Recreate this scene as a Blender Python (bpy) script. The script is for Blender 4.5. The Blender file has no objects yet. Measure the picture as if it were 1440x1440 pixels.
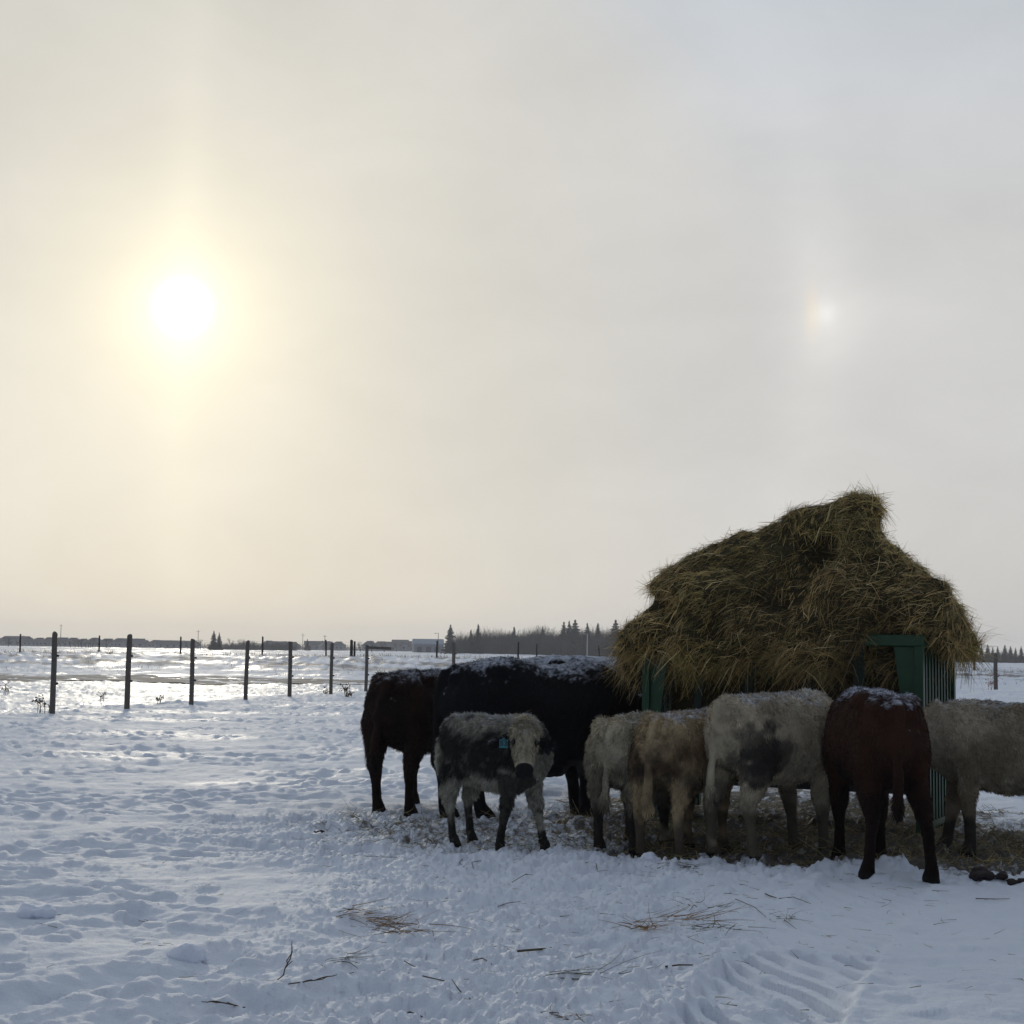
import bpy, bmesh, math, random
import numpy as np
from mathutils import Vector, Matrix
R = math.radians
rng = np.random.default_rng(7)
random.seed(7)
SC = bpy.context.scene
COL = SC.collection

# ------------------------------------------------------------------ camera
F = 2257.0            # focal length in photo pixels (photo is 1440 wide)
CAM_H = 1.55
cam_d = bpy.data.cameras.new('camera'); cam = bpy.data.objects.new('camera', cam_d); COL.objects.link(cam)
cam_d.sensor_width = 36; cam_d.lens = 36 * F / 1440; cam_d.clip_start = 0.1; cam_d.clip_end = 8000
CM = Matrix.Rotation(R(90 + 4.96), 3, 'X') @ Matrix.Rotation(0.0143, 3, 'Z')
cam.matrix_world = Matrix.Translation((0, 0, CAM_H)) @ CM.to_4x4()
SC.camera = cam
def ray(px, py): return (CM @ Vector(((px - 720) / F, (720 - py) / F, -1))).normalized()
def at_depth(px, py, Y):
    d = ray(px, py); k = Y / d.y
    return Vector((0, 0, CAM_H)) + d * k
def on_ground(px, py, z=0.0):
    d = ray(px, py); k = (z - CAM_H) / d.z
    return Vector((0, 0, CAM_H)) + d * k

# ------------------------------------------------------------------ sky, sun, exposure
SUN_DIR = ray(257, 432); DOG_DIR = ray(1157, 440)
sun_el = math.asin(SUN_DIR.z); sun_az = math.atan2(SUN_DIR.x, SUN_DIR.y)
SC.view_settings.view_transform = 'Standard'; SC.view_settings.look = 'None'
SC.view_settings.exposure = 0.0; SC.view_settings.gamma = 1.0
SC.cycles.use_denoising = True
SC.cycles.max_bounces = 6; SC.cycles.diffuse_bounces = 3; SC.cycles.volume_bounces = 1
SC.cycles.sample_clamp_indirect = 4.0

class E:
    """small expression helper over math nodes"""
    nt = None
    def __init__(s, sock): s.s = sock
    @staticmethod
    def m(op, *a, clamp=False):
        n = E.nt.nodes.new('ShaderNodeMath'); n.operation = op; n.use_clamp = clamp
        for i, v in enumerate(a):
            if isinstance(v, E): E.nt.links.new(v.s, n.inputs[i])
            else: n.inputs[i].default_value = float(v)
        return E(n.outputs[0])
    def __add__(s, o): return E.m('ADD', s, o)
    __radd__ = __add__
    def __sub__(s, o): return E.m('SUBTRACT', s, o)
    def __rsub__(s, o): return E.m('SUBTRACT', o, s)
    def __mul__(s, o): return E.m('MULTIPLY', s, o)
    __rmul__ = __mul__
    def __truediv__(s, o): return E.m('DIVIDE', s, o)
    def __neg__(s): return E.m('MULTIPLY', s, -1)
def exp_(a): return E.m('EXPONENT', a)
def sq(a): return a * a
def sstep(a, lo, hi):
    n = E.nt.nodes.new('ShaderNodeMapRange'); n.interpolation_type = 'SMOOTHSTEP'
    E.nt.links.new(a.s, n.inputs[0]); n.inputs[1].default_value = lo; n.inputs[2].default_value = hi
    return E(n.outputs[0])
def vdot(v, c):
    n = E.nt.nodes.new('ShaderNodeVectorMath'); n.operation = 'DOT_PRODUCT'
    E.nt.links.new(v, n.inputs[0]); n.inputs[1].default_value = tuple(c)
    return E(n.outputs['Value'])
def vop(op, a, b):
    n = E.nt.nodes.new('ShaderNodeVectorMath'); n.operation = op
    for i, v in enumerate((a, b)):
        if isinstance(v, tuple): n.inputs[i].default_value = v
        elif isinstance(v, E): E.nt.links.new(v.s, n.inputs[i])
        else: E.nt.links.new(v, n.inputs[i])
    return n.outputs[0]
def vscale(col, k):
    n = E.nt.nodes.new('ShaderNodeVectorMath'); n.operation = 'SCALE'
    if isinstance(col, tuple): n.inputs[0].default_value = col
    else: E.nt.links.new(col, n.inputs[0])
    if isinstance(k, E): E.nt.links.new(k.s, n.inputs['Scale'])
    else: n.inputs['Scale'].default_value = k
    return n.outputs[0]
def vmix(a, b, k): return vop('ADD', vscale(a, 1 - k), vscale(b, k))

W = bpy.data.worlds.new('World'); SC.world = W; W.use_nodes = True
nt = W.node_tree; nt.nodes.clear(); E.nt = nt
tc = nt.nodes.new('ShaderNodeTexCoord'); D = tc.outputs['Generated']
sky = nt.nodes.new('ShaderNodeTexSky'); sky.sky_type = 'NISHITA'; sky.sun_disc = False
sky.sun_elevation = sun_el; sky.sun_rotation = sun_az
sky.air_density = 1.0; sky.dust_density = 2.0
bg1 = nt.nodes.new('ShaderNodeBackground'); bg1.inputs[1].default_value = 0.05
tint = vop('MULTIPLY', sky.outputs[0], (0.06, 0.07, 0.10))       # the blue sky barely shows through the ice cloud
nt.links.new(tint, bg1.inputs[0])
zc = vdot(D, (0, 0, 1)); el = E.m('ARCSINE', zc) * 57.2958
cs = E.m('MINIMUM', vdot(D, SUN_DIR), 0.99999999); th = E.m('ARCCOSINE', cs) * 57.2958
def axis_parts(d):
    rt = Vector((d.y, -d.x, 0)).normalized()
    return E.m('ARCSINE', vdot(D, rt)) * 57.2958, el - math.degrees(math.asin(d.z)), sstep(vdot(D, d), 0.2, 0.5)
sx, sy, sfront = axis_parts(SUN_DIR); dx, dy, dfront = axis_parts(DOG_DIR)
noi = nt.nodes.new('ShaderNodeTexNoise'); noi.inputs['Scale'].default_value = 2.6; noi.inputs['Detail'].default_value = 4
noi.inputs['Roughness'].default_value = 0.55
nt.links.new(vop('MULTIPLY', D, (1.0, 1.0, 2.0)), noi.inputs['Vector'])
cloud = (E(noi.outputs[0]) - 0.5)
front = sstep(cs, -0.3, 0.93)
wmix = sstep(cs, 0.93, 0.999)
fcol = vmix((0.582, 0.575, 0.560), (0.590, 0.575, 0.525), wmix)
# higher in the sky and away from the sun it turns bluer
fcol = vmix(fcol, (0.50, 0.555, 0.62), sstep(el * (1 - wmix * 0.75), 12, 30))
base = vmix((0.20, 0.23, 0.295), fcol, front)
noi2 = nt.nodes.new('ShaderNodeTexNoise'); noi2.inputs['Scale'].default_value = 9.0; noi2.inputs['Detail'].default_value = 7; noi2.inputs['Roughness'].default_value = 0.62
noi2.inputs['Distortion'].default_value = 0.6
nt.links.new(vop('MULTIPLY', D, (1.0, 1.0, 1.7)), noi2.inputs['Vector'])
cloud2 = E(noi2.outputs[0]) - 0.5
base = vscale(base, 1.0 + cloud * 0.36 + cloud2 * 0.17)
base = vscale(base, 1.0 - sstep(0 - el, 0.0, 20.0) * 0.3)
glow = vscale((1.0, 0.84, 0.34), 0.46 * exp_(0 - th / 3.3) + 0.04 * exp_(0 - th / 9.0))
core = vscale((1.0, 0.97, 0.85), 2.0 * exp_(0 - sq(sq(th / 0.80))) + 0.20 * exp_(0 - sq(th / 1.6)))
pillar = vscale((1.0, 0.88, 0.55), sfront * 0.10 * exp_(0 - sq(sx / 0.8)) * exp_(0 - E.m('ABSOLUTE', sy) / 6.0)
                + sfront * 0.028 * exp_(0 - sq(sx / 2.2)) * exp_(0 - E.m('ABSOLUTE', sy) / 14.0))
dog = vscale((1.0, 0.98, 0.90), dfront * (0.12 * exp_(0 - sq((dx - 0.1) / 0.36) - sq(dy / 0.48))
                                          + 0.07 * exp_(0 - sq((dx - 0.3) / 1.2) - sq(dy / 2.0))
                                          + 0.050 * (0.75 + cloud2 * 2.5) * exp_(0 - sq((dx + 0.15) / 1.3)) * exp_(0 - E.m('ABSOLUTE', dy) / 6.0)
                                          + 0.035 * exp_(0 - sq((dx - 2.5) / 2.6) - sq(dy / 0.9))
                                          + 0.03 * exp_(0 - sq((dx - 4) / 5.0) - sq(dy / 8.0))))
dogred = vscale((0.08, 0.035, -0.03), 1.1 * dfront * exp_(0 - sq((dx + 0.38) / 0.28) - sq(dy / 0.9)))
ring = vscale((0.9, 0.85, 0.8), sfront * 0.018 * exp_(0 - sq((th - 22.0) / 1.3)))
tot = base
for t in (glow, core, pillar, dog, dogred, ring): tot = vop('ADD', tot, t)
bg2 = nt.nodes.new('ShaderNodeBackground'); nt.links.new(tot, bg2.inputs[0]); bg2.inputs[1].default_value = 1.0
add = nt.nodes.new('ShaderNodeAddShader'); nt.links.new(bg1.outputs[0], add.inputs[0]); nt.links.new(bg2.outputs[0], add.inputs[1])
wo = nt.nodes.new('ShaderNodeOutputWorld'); nt.links.new(add.outputs[0], wo.inputs[0])
W.cycles.sampling_method = 'MANUAL'; W.cycles.sample_map_resolution = 1024

sun_d = bpy.data.lights.new('sun', 'SUN'); sun = bpy.data.objects.new('sun', sun_d); COL.objects.link(sun)
sun_d.energy = 0.7; sun_d.angle = R(3.0); sun_d.color = (1.0, 0.90, 0.72)
sun.rotation_euler = (-SUN_DIR).to_track_quat('-Z', 'Y').to_euler()

# ------------------------------------------------------------------ helpers
def tag(o, label=None, cat=None, group=None, kind=None):
    if label: o['label'] = label
    if cat: o['category'] = cat
    if group: o['group'] = group
    if kind: o['kind'] = kind
    return o
def empty(name, loc, rz=0.0, **k):
    o = bpy.data.objects.new(name, None); COL.objects.link(o); o.location = loc; o.rotation_euler = (0, 0, rz)
    o.empty_display_size = 0.2
    return tag(o, **k)
def link_mesh(name, me, mat, parent=None):
    o = bpy.data.objects.new(name, me); COL.objects.link(o)
    if mat and not me.materials: me.materials.append(mat)
    if parent: o.parent = parent
    return o
def np_mesh(name, V, Fa, mat, parent=None, smooth=False, colors=None, fcount=None):
    """V (n,3); Fa (m,k) faces all with k corners"""
    me = bpy.data.meshes.new(name)
    V = np.asarray(V, dtype=np.float32); Fa = np.asarray(Fa, dtype=np.int32)
    k = Fa.shape[1]
    me.vertices.add(len(V)); me.vertices.foreach_set('co', V.ravel())
    me.loops.add(Fa.size); me.loops.foreach_set('vertex_index', Fa.ravel())
    me.polygons.add(len(Fa)); me.polygons.foreach_set('loop_start', np.arange(0, Fa.size, k, dtype=np.int32))
    me.polygons.foreach_set('loop_total', np.full(len(Fa), k, dtype=np.int32))
    if smooth: me.polygons.foreach_set('use_smooth', np.ones(len(Fa), dtype=bool))
    me.update(calc_edges=True)
    if colors is not None: set_col(me, colors)
    return link_mesh(name, me, mat, parent)
def set_col(me, c, name='tone'):
    a = me.attributes.new(name, 'FLOAT_COLOR', 'POINT')
    c = np.asarray(c, dtype=np.float32)
    if c.shape[1] == 3: c = np.concatenate([c, np.ones((len(c), 1), np.float32)], 1)
    a.data.foreach_set('color', c.ravel())

class MB:
    def __init__(s): s.v = []; s.f = []
    def add(s, vs, fs):
        b = len(s.v); s.v += [tuple(v) for v in vs]; s.f += [tuple(b + i for i in f) for f in fs]; return s
    def box(s, c, d, rot=None):
        c = Vector(c); h = Vector(d) / 2; vs = []
        for x in (-1, 1):
            for y in (-1, 1):
                for z in (-1, 1):
                    v = Vector((x * h.x, y * h.y, z * h.z))
                    if rot is not None: v = rot @ v
                    vs.append(c + v)
        return s.add(vs, [(0, 1, 3, 2), (4, 6, 7, 5), (0, 4, 5, 1), (2, 3, 7, 6), (0, 2, 6, 4), (1, 5, 7, 3)])
    def bar(s, a, b, w, h, up=(0, 0, 1)):
        a = Vector(a); b = Vector(b); d = b - a; L = d.length; d.normalize()
        up = Vector(up)
        if abs(d.dot(up)) > 0.99: up = Vector((1, 0, 0))
        x = d.cross(up).normalized(); z = x.cross(d).normalized()
        rot = Matrix((x, d, z)).transposed()
        return s.box((a + b) / 2, (w, L, h), rot)
    def loft(s, pts, rads, n=10, side=(0, 1, 0)):
        """pts centres; rads (a,b) half axes along side / the other normal"""
        pts = [Vector(p) for p in pts]; base = len(s.v); m = len(pts)
        side = Vector(side)
        for i, p in enumerate(pts):
            t = (pts[min(i + 1, m - 1)] - pts[max(i - 1, 0)]).normalized()
            sd = (side - t * side.dot(t))
            if sd.length < 1e-3: sd = Vector((1, 0, 0)) - t * t.x
            sd.normalize(); o = t.cross(sd).normalized()
            a, b = rads[i] if isinstance(rads[i], tuple) else (rads[i], rads[i])
            for k in range(n):
                an = 2 * math.pi * k / n
                s.v.append(tuple(p + sd * (a * math.cos(an)) + o * (b * math.sin(an))))
        for i in range(m - 1):
            for k in range(n):
                q = base + i * n; s.f.append((q + k, q + (k + 1) % n, q + n + (k + 1) % n, q + n + k))
        s.f.append(tuple(base + k for k in range(n))[::-1]); s.f.append(tuple(base + (m - 1) * n + k for k in range(n)))
        return s
    def ell(s, c, r, n=12, m=8, rot=None):
        base = len(s.v); c = Vector(c)
        def P(v):
            v = Vector(v)
            if rot is not None: v = rot @ v
            return tuple(c + v)
        s.v.append(P((0, 0, r[2])))
        for i in range(1, m):
            ph = math.pi * i / m
            for k in range(n):
                an = 2 * math.pi * k / n
                s.v.append(P((r[0] * math.sin(ph) * math.cos(an), r[1] * math.sin(ph) * math.sin(an), r[2] * math.cos(ph))))
        s.v.append(P((0, 0, -r[2]))); last = len(s.v) - 1
        for k in range(n):
            s.f.append((base, base + 1 + k, base + 1 + (k + 1) % n))
            q = base + 1 + (m - 2) * n; s.f.append((q + (k + 1) % n, q + k, last))
        for i in range(m - 2):
            q = base + 1 + i * n
            for k in range(n): s.f.append((q + k, q + n + k, q + n + (k + 1) % n, q + (k + 1) % n))
        return s
    def mesh(s, name):
        me = bpy.data.meshes.new(name); me.from_pydata(s.v, [], s.f); me.update()
        bm = bmesh.new(); bm.from_mesh(me); bmesh.ops.recalc_face_normals(bm, faces=bm.faces); bm.to_mesh(me); bm.free()
        return me
    def build(s, name, mat, parent=None, smooth=False, bevel=0):
        me = s.mesh(name)
        if smooth: me.polygons.foreach_set('use_smooth', [True] * len(me.polygons))
        o = link_mesh(name, me, mat, parent)
        if bevel:
            b = o.modifiers.new('bevel', 'BEVEL'); b.width = bevel; b.segments = 2; b.limit_method = 'ANGLE'
        return o
def voxel(me, size, smooth_it=3):
    """one continuous skin round overlapping closed shapes"""
    o = bpy.data.objects.new('tmp', me); COL.objects.link(o)
    r = o.modifiers.new('r', 'REMESH'); r.mode = 'VOXEL'; r.voxel_size = size
    if smooth_it:
        q = o.modifiers.new('s', 'SMOOTH'); q.iterations = smooth_it; q.factor = 0.5
    dg = bpy.context.evaluated_depsgraph_get()
    out = bpy.data.meshes.new_from_object(o.evaluated_get(dg))
    bpy.data.objects.remove(o); bpy.data.meshes.remove(me)
    out.polygons.foreach_set('use_smooth', np.ones(len(out.polygons), dtype=bool))
    return out

# ---- numpy noise
def _h(ix, iy, iz, seed):
    h = (ix * 374761393 + iy * 668265263 + iz * 2147483647 + seed * 974634777) & 0xFFFFFFFF
    h = ((h ^ (h >> 13)) * 1274126177) & 0xFFFFFFFF
    h = ((h ^ (h >> 16)) * 2246822519) & 0xFFFFFFFF
    return (h ^ (h >> 15)) & 0xFFFFFFFF
def g2(x, y, seed=0):
    xi = np.floor(x).astype(np.int64); yi = np.floor(y).astype(np.int64); fx = x - xi; fy = y - yi
    u = fx * fx * fx * (fx * (fx * 6 - 15) + 10); v = fy * fy * fy * (fy * (fy * 6 - 15) + 10)
    def gr(a, b, dx, dy):
        an = _h(a, b, 0 * a, seed) * (2 * math.pi / 4294967296.0)
        return np.cos(an) * dx + np.sin(an) * dy
    n0 = gr(xi, yi, fx, fy) * (1 - u) + gr(xi + 1, yi, fx - 1, fy) * u
    n1 = gr(xi, yi + 1, fx, fy - 1) * (1 - u) + gr(xi + 1, yi + 1, fx - 1, fy - 1) * u
    return (n0 * (1 - v) + n1 * v) * 1.5
def v3(p, seed=0):
    """value noise in 3d, -1..1"""
    i = np.floor(p).astype(np.int64); f = p - i; f = f * f * (3 - 2 * f); r = 0
    for a in (0, 1):
        for b in (0, 1):
            for c in (0, 1):
                w = (f[:, 0] if a else 1 - f[:, 0]) * (f[:, 1] if b else 1 - f[:, 1]) * (f[:, 2] if c else 1 - f[:, 2])
                r = r + w * (_h(i[:, 0] + a, i[:, 1] + b, i[:, 2] + c, seed) / 2147483648.0 - 1)
    return r
def worley(x, y, seed=0):
    xi = np.floor(x).astype(np.int64); yi = np.floor(y).astype(np.int64); best = np.full(x.shape, 9.0); idv = np.zeros(x.shape)
    for a in (-1, 0, 1):
        for b in (-1, 0, 1):
            h = _h(xi + a, yi + b, 0 * xi, seed); h2 = _h(xi + a, yi + b, 0 * xi + 1, seed)
            px = xi + a + h / 4294967296.0; py = yi + b + h2 / 4294967296.0
            d = np.hypot(px - x, py - y); m = d < best
            best = np.where(m, d, best); idv = np.where(m, (h & 1023) / 1023.0, idv)
    return best, idv
def ss(x, a, b):
    t = np.clip((x - a) / (b - a), 0, 1); return t * t * (3 - 2 * t)

# ---- materials
def mat(name, col=(.5, .5, .5), rough=.8, metal=0.0, noise=None, bump=None, attr=None, spec=None):
    m = bpy.data.materials.new(name); m.use_nodes = True; n = m.node_tree; E.nt = n
    p = n.nodes['Principled BSDF']; p.inputs['Roughness'].default_value = rough; p.inputs['Metallic'].default_value = metal
    if spec is not None: p.inputs['Specular IOR Level'].default_value = spec
    t = n.nodes.new('ShaderNodeTexCoord')
    if attr:
        a = n.nodes.new('ShaderNodeAttribute'); a.attribute_name = attr; src = a.outputs['Color']
    else:
        rgb = n.nodes.new('ShaderNodeRGB'); rgb.outputs[0].default_value = (*col, 1); src = rgb.outputs[0]
    if noise:
        sc, amt = noise
        x = n.nodes.new('ShaderNodeTexNoise'); x.inputs['Scale'].default_value = sc; x.inputs['Detail'].default_value = 6
        n.links.new(t.outputs['Object'], x.inputs['Vector'])
        src = vscale(src, (E(x.outputs[0]) - 0.5) * (2 * amt) + 1.0)
    n.links.new(src, p.inputs['Base Color'])
    if bump:
        sc, st, dist = bump
        x = n.nodes.new('ShaderNodeTexNoise'); x.inputs['Scale'].default_value = sc; x.inputs['Detail'].default_value = 8
        n.links.new(t.outputs['Object'], x.inputs['Vector'])
        b = n.nodes.new('ShaderNodeBump'); b.inputs['Strength'].default_value = st; b.inputs['Distance'].default_value = dist
        n.links.new(x.outputs[0], b.inputs['Height']); n.links.new(b.outputs[0], p.inputs['Normal'])
    return m

M_fur = mat('fur', rough=.85, attr='tone', noise=(30, .25), bump=(60, .6, .02), spec=.15)
M_strand = mat('fur_strand', rough=.7, attr='tone', spec=.2)
M_hay = mat('hay_strand', rough=.65, attr='tone', spec=.25)
M_haycore = mat('hay_core', (.055, .045, .022), .9, noise=(14, .5), bump=(40, 1.0, .05), spec=.1)
M_green = mat('green_paint', (.004, .050, .013), .42, noise=(9, .35), bump=(30, .15, .004))
M_greenshade = mat('shaded_green_paint', (.004, .016, .007), .7, noise=(9, .5))  # middle feed bars: shade under the hay painted in as darker green
M_dark = mat('dark_steel', (.022, .027, .026), .5, .3, noise=(12, .5), bump=(30, .3, .01))
M_wood = mat('weathered_wood', (.125, .11, .095), .9, noise=(20, .5), bump=(35, .8, .01), spec=.2)
M_darkwood = mat('dark_wood', (.03, .028, .027), .9, noise=(15, .4), spec=.2)
M_wire = mat('fence_wire', (.10, .10, .10), .5, .7)
M_black = mat('black_plastic', (.015, .015, .016), .5)
M_bark = mat('bark', (.045, .04, .036), .95, spec=.1)
M_twig = mat('bare_twigs', (.055, .048, .042), .95, spec=.1)
M_needle = mat('spruce_needles', (.018, .028, .020), .9, noise=(1.2, .5), spec=.1)
M_eye = mat('eye_gloss', (.008, .006, .005), .08)
M_tag = mat('teal_plastic', (.012, .17, .20), .45)
M_ink = mat('tag_ink', (.01, .02, .03), .7)
M_houseW = mat('house_siding', (.22, .22, .22), .8, noise=(.5, .2))
M_houseP = mat('pale_siding', (.20, .22, .25), .8)
M_roof = mat('house_roof', (.075, .075, .08), .85, noise=(.6, .2))
M_roofS = mat('metal_roof', (.22, .27, .33), .5)
M_weed = mat('dry_weed', (.09, .065, .035), .9, spec=.1)
M_redweed = mat('red_weed', (.22, .06, .05), .9, spec=.1)
M_stick = mat('dark_stick', (.10, .075, .045), .9, spec=.1)
M_dung = mat('frozen_dung', (.022, .013, .012), .8, noise=(20, .4), bump=(30, .8, .02))
M_clod = mat('snow_clod', (.78, .82, .90), .6, bump=(18, .5, .03))
M_grass = mat('dead_grass', (.16, .12, .07), .9, spec=.1)

# ------------------------------------------------------------------ ground
FP = np.array([-10.25, 35.7]); FD = np.array([.83, 3.75]); FD = FD / np.hypot(*FD); FN = np.array([-FD[1], FD[0]])
FEED = Vector((3.52, 13.75)); FU = Vector((-.899, .438)); FV = Vector((.438, .899)); FL, FW = 2.55, 1.45
FC = np.array([(FEED + FU * FL / 2 + FV * FW / 2).x, (FEED + FU * FL / 2 + FV * FW / 2).y])
track = [on_ground(930, 1600), on_ground(1075, 1420), on_ground(1140, 1340), on_ground(1235, 1240)]
def seg_coords(x, y, A, B):
    d = np.array([B.x - A.x, B.y - A.y]); L = np.hypot(*d); d /= L
    u = (x - A.x) * d[0] + (y - A.y) * d[1]; w = -(x - A.x) * d[1] + (y - A.y) * d[0]
    return u, w, L
def big_h(x, y):
    """smooth terrain"""
    s = (x - FP[0]) * FN[0] + (y - FP[1]) * FN[1]            # >0 : outside the fence (left)
    s = np.maximum(s, (y - 80.5) * 0.8)
    z = -0.42 * ss(s, 0.3, 7.0)
    ridge = np.clip(0.88 - 0.011 * np.maximum(x, 0), .3, .9)
    z = z + (ridge + .42) * ss(y, 112, 136.5)
    z = z - 0.28 * ss(y, 137.5, 150) * 1.0
    z = z + g2(x * .02, y * .03, 5) * .18 * ss(s, 4, 20) * (1 - ss(y, 100, 120) * .8)
    z = z + .35 * ss(y, 600, 1500)
    return z
def trod_mask(x, y):
    dx = x - 1.4; dyy = y - 13.9
    d = np.sqrt((dx / 3.6) ** 2 + (dyy / 2.3) ** 2) + g2(x * .7, y * .7, 21) * .25
    return 1 - ss(d, .75, 1.45)
def dirt_mask(x, y):
    u, w, L = seg_coords(x, y, Vector((5.2, 12.9)), Vector((.1, 13.9)))
    uc = np.clip(u, 0, L); d = np.hypot(u - uc, w)
    d = d + g2(x * 1.3, y * 1.3, 31) * .45 + g2(x * 4, y * 4, 32) * .25
    a = 1 - ss(d, 1.0, 1.7)
    a = a * (.42 + .58 * ss(x + g2(x * .9, y * .9, 34) * .5, .2, 1.3))
    d3 = np.sqrt(((x - 2.7) / 2.3) ** 2 + ((y - 16.2) / 2.9) ** 2) + g2(x * 2, y * 2, 35) * .3; a = np.maximum(a, .8 * (1 - ss(d3, .6, 1.2)))
    d2 = np.sqrt(((x + .2) / 1.5) ** 2 + ((y - 14.2) / 1.6) ** 2) + g2(x * 2.3, y * 2.3, 33) * .5
    return np.clip(np.maximum(a, .45 * (1 - ss(d2, .5, 1.3))), 0, 1)
def fine_h(x, y):
    """drifts, hoof prints, clods, tyre tracks"""
    near = 1 - ss(np.hypot(x, y), 60, 160)
    tr = trod_mask(x, y)
    a = .12; xr = x * math.cos(a) + y * math.sin(a); yr = -x * math.sin(a) + y * math.cos(a)
    wx = g2(x * .9, y * .9, 3) * .35
    d1 = g2(xr * .9 + wx, yr * 1.7 + wx, 1)
    d2 = g2(xr * 2.1 + wx, yr * 4.2, 2)
    d3 = 1 - np.abs(g2(xr * 1.5, yr * 3.2 + wx, 4)) * 2
    calm = ss(g2(x * .33, y * .45, 9), -.15, .35)             # wind-packed smooth patches between rough ones
    right = ss(x, .3, 2.0) * (1 - ss(y, 9.5, 12.5))            # smoother snow lower right
    amp = (1 - .82 * calm) * (1 - .72 * right)
    h = .036 * d1 * (1 - .5 * right) + (.020 * d2 + .015 * d3) * amp + .010 * g2(xr * 4.5, yr * 9, 7) * amp * near
    h = h + .011 * g2(x * 8, y * 11, 6) * amp * near
    # old hoof prints filled by drift
    f, idv = worley(x * 2.3, y * 2.9, 11)
    h = h - .072 * np.exp(-(f / .22) ** 2) * (idv > .45) * amp * near * (1 - .3 * tr)
    f, idv = worley(x * 4.2, y * 4.6, 12)
    h = h + .030 * ss(.42 - f, 0, .25) * (idv > .62) * (.25 + .75 * amp) * near
    # trampled
    f, idv = worley(x * 8.5, y * 8.5, 13)
    h = h + tr * (.045 * ss(.55 - f, 0, .14) * idv ** 1.5 * (.6 + .8 * g2(x * 12, y * 12, 90)) - .015)
    f, idv = worley(x * 3.4, y * 3.4, 14)
    h = h - tr * .08 * np.exp(-(f / .3) ** 2) * (idv > .4)
    f, idv = worley(x * 17, y * 17, 15)
    h = h + tr * .018 * ss(.5 - f, 0, .2) * (idv > .3) + tr * .03 * g2(x * 3, y * 4, 91)
    edge = np.exp(-((y - 11.9 - g2(x * .8, y * 0, 8) * .5) / .45) ** 2) * ss(x, -1.5, 0) * (1 - ss(x, 4.2, 5.5))
    f, idv = worley(x * 6.2, y * 6.2, 16)
    h = h + edge * (.05 * ss(.5 - f, 0, .12) * idv ** 2 * (.7 + .8 * g2(x * 13, y * 13, 92)) + .01)
    f, idv = worley(x * 15, y * 15, 19)
    mess = np.clip(ss(x, -1.8, -.4), 0, 1) * (1 - ss(x, .8, 1.8)) * (1 - ss(y, 11.5, 13))
    h = h + (.02 * ss(.5 - f, 0, .3) * (idv > .5) + .02 * g2(x * 5, y * 7, 22)) * mess
    f, idv = worley(x * 24, y * 24, 93)
    h = h + .016 * ss(.45 - f, 0, .16) * (idv > .72) * np.clip(mess + .35 * (1 - right) * ss(g2(x * 1.1, y * 1.1, 94), -.1, .3), 0, 1) * (1 - ss(y, 13, 18))
    h = h + .006 * g2(x * 19, y * 19, 95) * (1 - .8 * calm) * (1 - ss(y, 11, 16)) * (1 - .5 * right)
    # tractor tread, lower right
    for i in range(3):
        u, w, L = seg_coords(x, y, track[i], track[i + 1])
        ins = ss(u, -.02, .06) * (1 - ss(u, L - .06, L + .02)) * (1 - ss(np.abs(w), .30, .38))
        h = h * (1 - .7 * ins)
        fade = [1.0, 1.0, .35][i]
        off = [0, .0, .0][i]
        ph = (u + off - 1.1 * w - 1.2 * w * np.abs(w)) / .27
        lug = .5 + .5 * np.cos(ph * 2 * math.pi + g2(x * 2, y * 2, 40) * .8)
        wob = .25 + .95 * ss(g2(x * 2.6, y * 2.6, 41), -.35, .3)
        h = h - ins * fade * (.018 + .052 * ss(lug, .35, .75) * wob)
        h = h + fade * .02 * np.exp(-((np.abs(w) - .38) / .07) ** 2) * ss(u, 0, .1) * (1 - ss(u, L - .1, L)) * (1 + g2(x * 6, y * 6, 42))
    # narrow ribbed track, centre
    u, w, L = seg_coords(x, y, on_ground(600, 1445), on_ground(835, 1355))
    ins = ss(u, 0, .2) * (1 - ss(u, L - .3, L)) * (1 - ss(np.abs(w), .17, .22))
    h = h - ins * (.012 + .012 * (.5 + .5 * np.cos(w / .055 * 2 * math.pi)) + .006 * (.5 + .5 * np.cos(u / .05 * 2 * math.pi)))
    # old rut from lower left toward the herd
    for (p, q, wd, dp) in (((-60, 1425), (420, 1330), .16, .05), ((420, 1330), (900, 1235), .16, .035),
                           ((60, 1470), (560, 1385), .15, .045)):
        u, w, L = seg_coords(x, y, on_ground(*p), on_ground(*q)); w = w + g2(u * 1.2, u * 0, 44) * .09
        ins = ss(u, -.1, .3) * (1 - ss(u, L - .3, L + .1))
        h = h - ins * dp * np.exp(-(w / wd) ** 2) + ins * .4 * dp * np.exp(-((np.abs(w) - .27) / .09) ** 2)
    # far drifts
    far = ss(np.hypot(x, y), 25, 60)
    h = h + far * (.10 * g2(x * .22, y * .30, 51) + .06 * g2(x * .6, y * .8, 52) + .05 * g2(x * 1.3, y * 1.5, 53) * (1 - ss(y, 150, 300)))
    h = h + ss(y, 118, 128) * (1 - ss(y, 138, 142)) * .12 * g2(x * 1.5, y * 1.2, 54)
    return h
def H(x, y):
    a = np.atleast_1d(np.asarray(x, float)); b = np.atleast_1d(np.asarray(y, float))
    r = big_h(a, b) + fine_h(a, b)
    return float(r[0]) if np.ndim(x) == 0 else r
def Hs(x, y):
    return float(big_h(np.array([float(x)]), np.array([float(y)]))[0])
def feet_z(x, y, r=.12):
    q = np.linspace(-r, r, 5); X, Y = np.meshgrid(q, q); return float(H(x + X.ravel(), y + Y.ravel()).mean())

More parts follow.
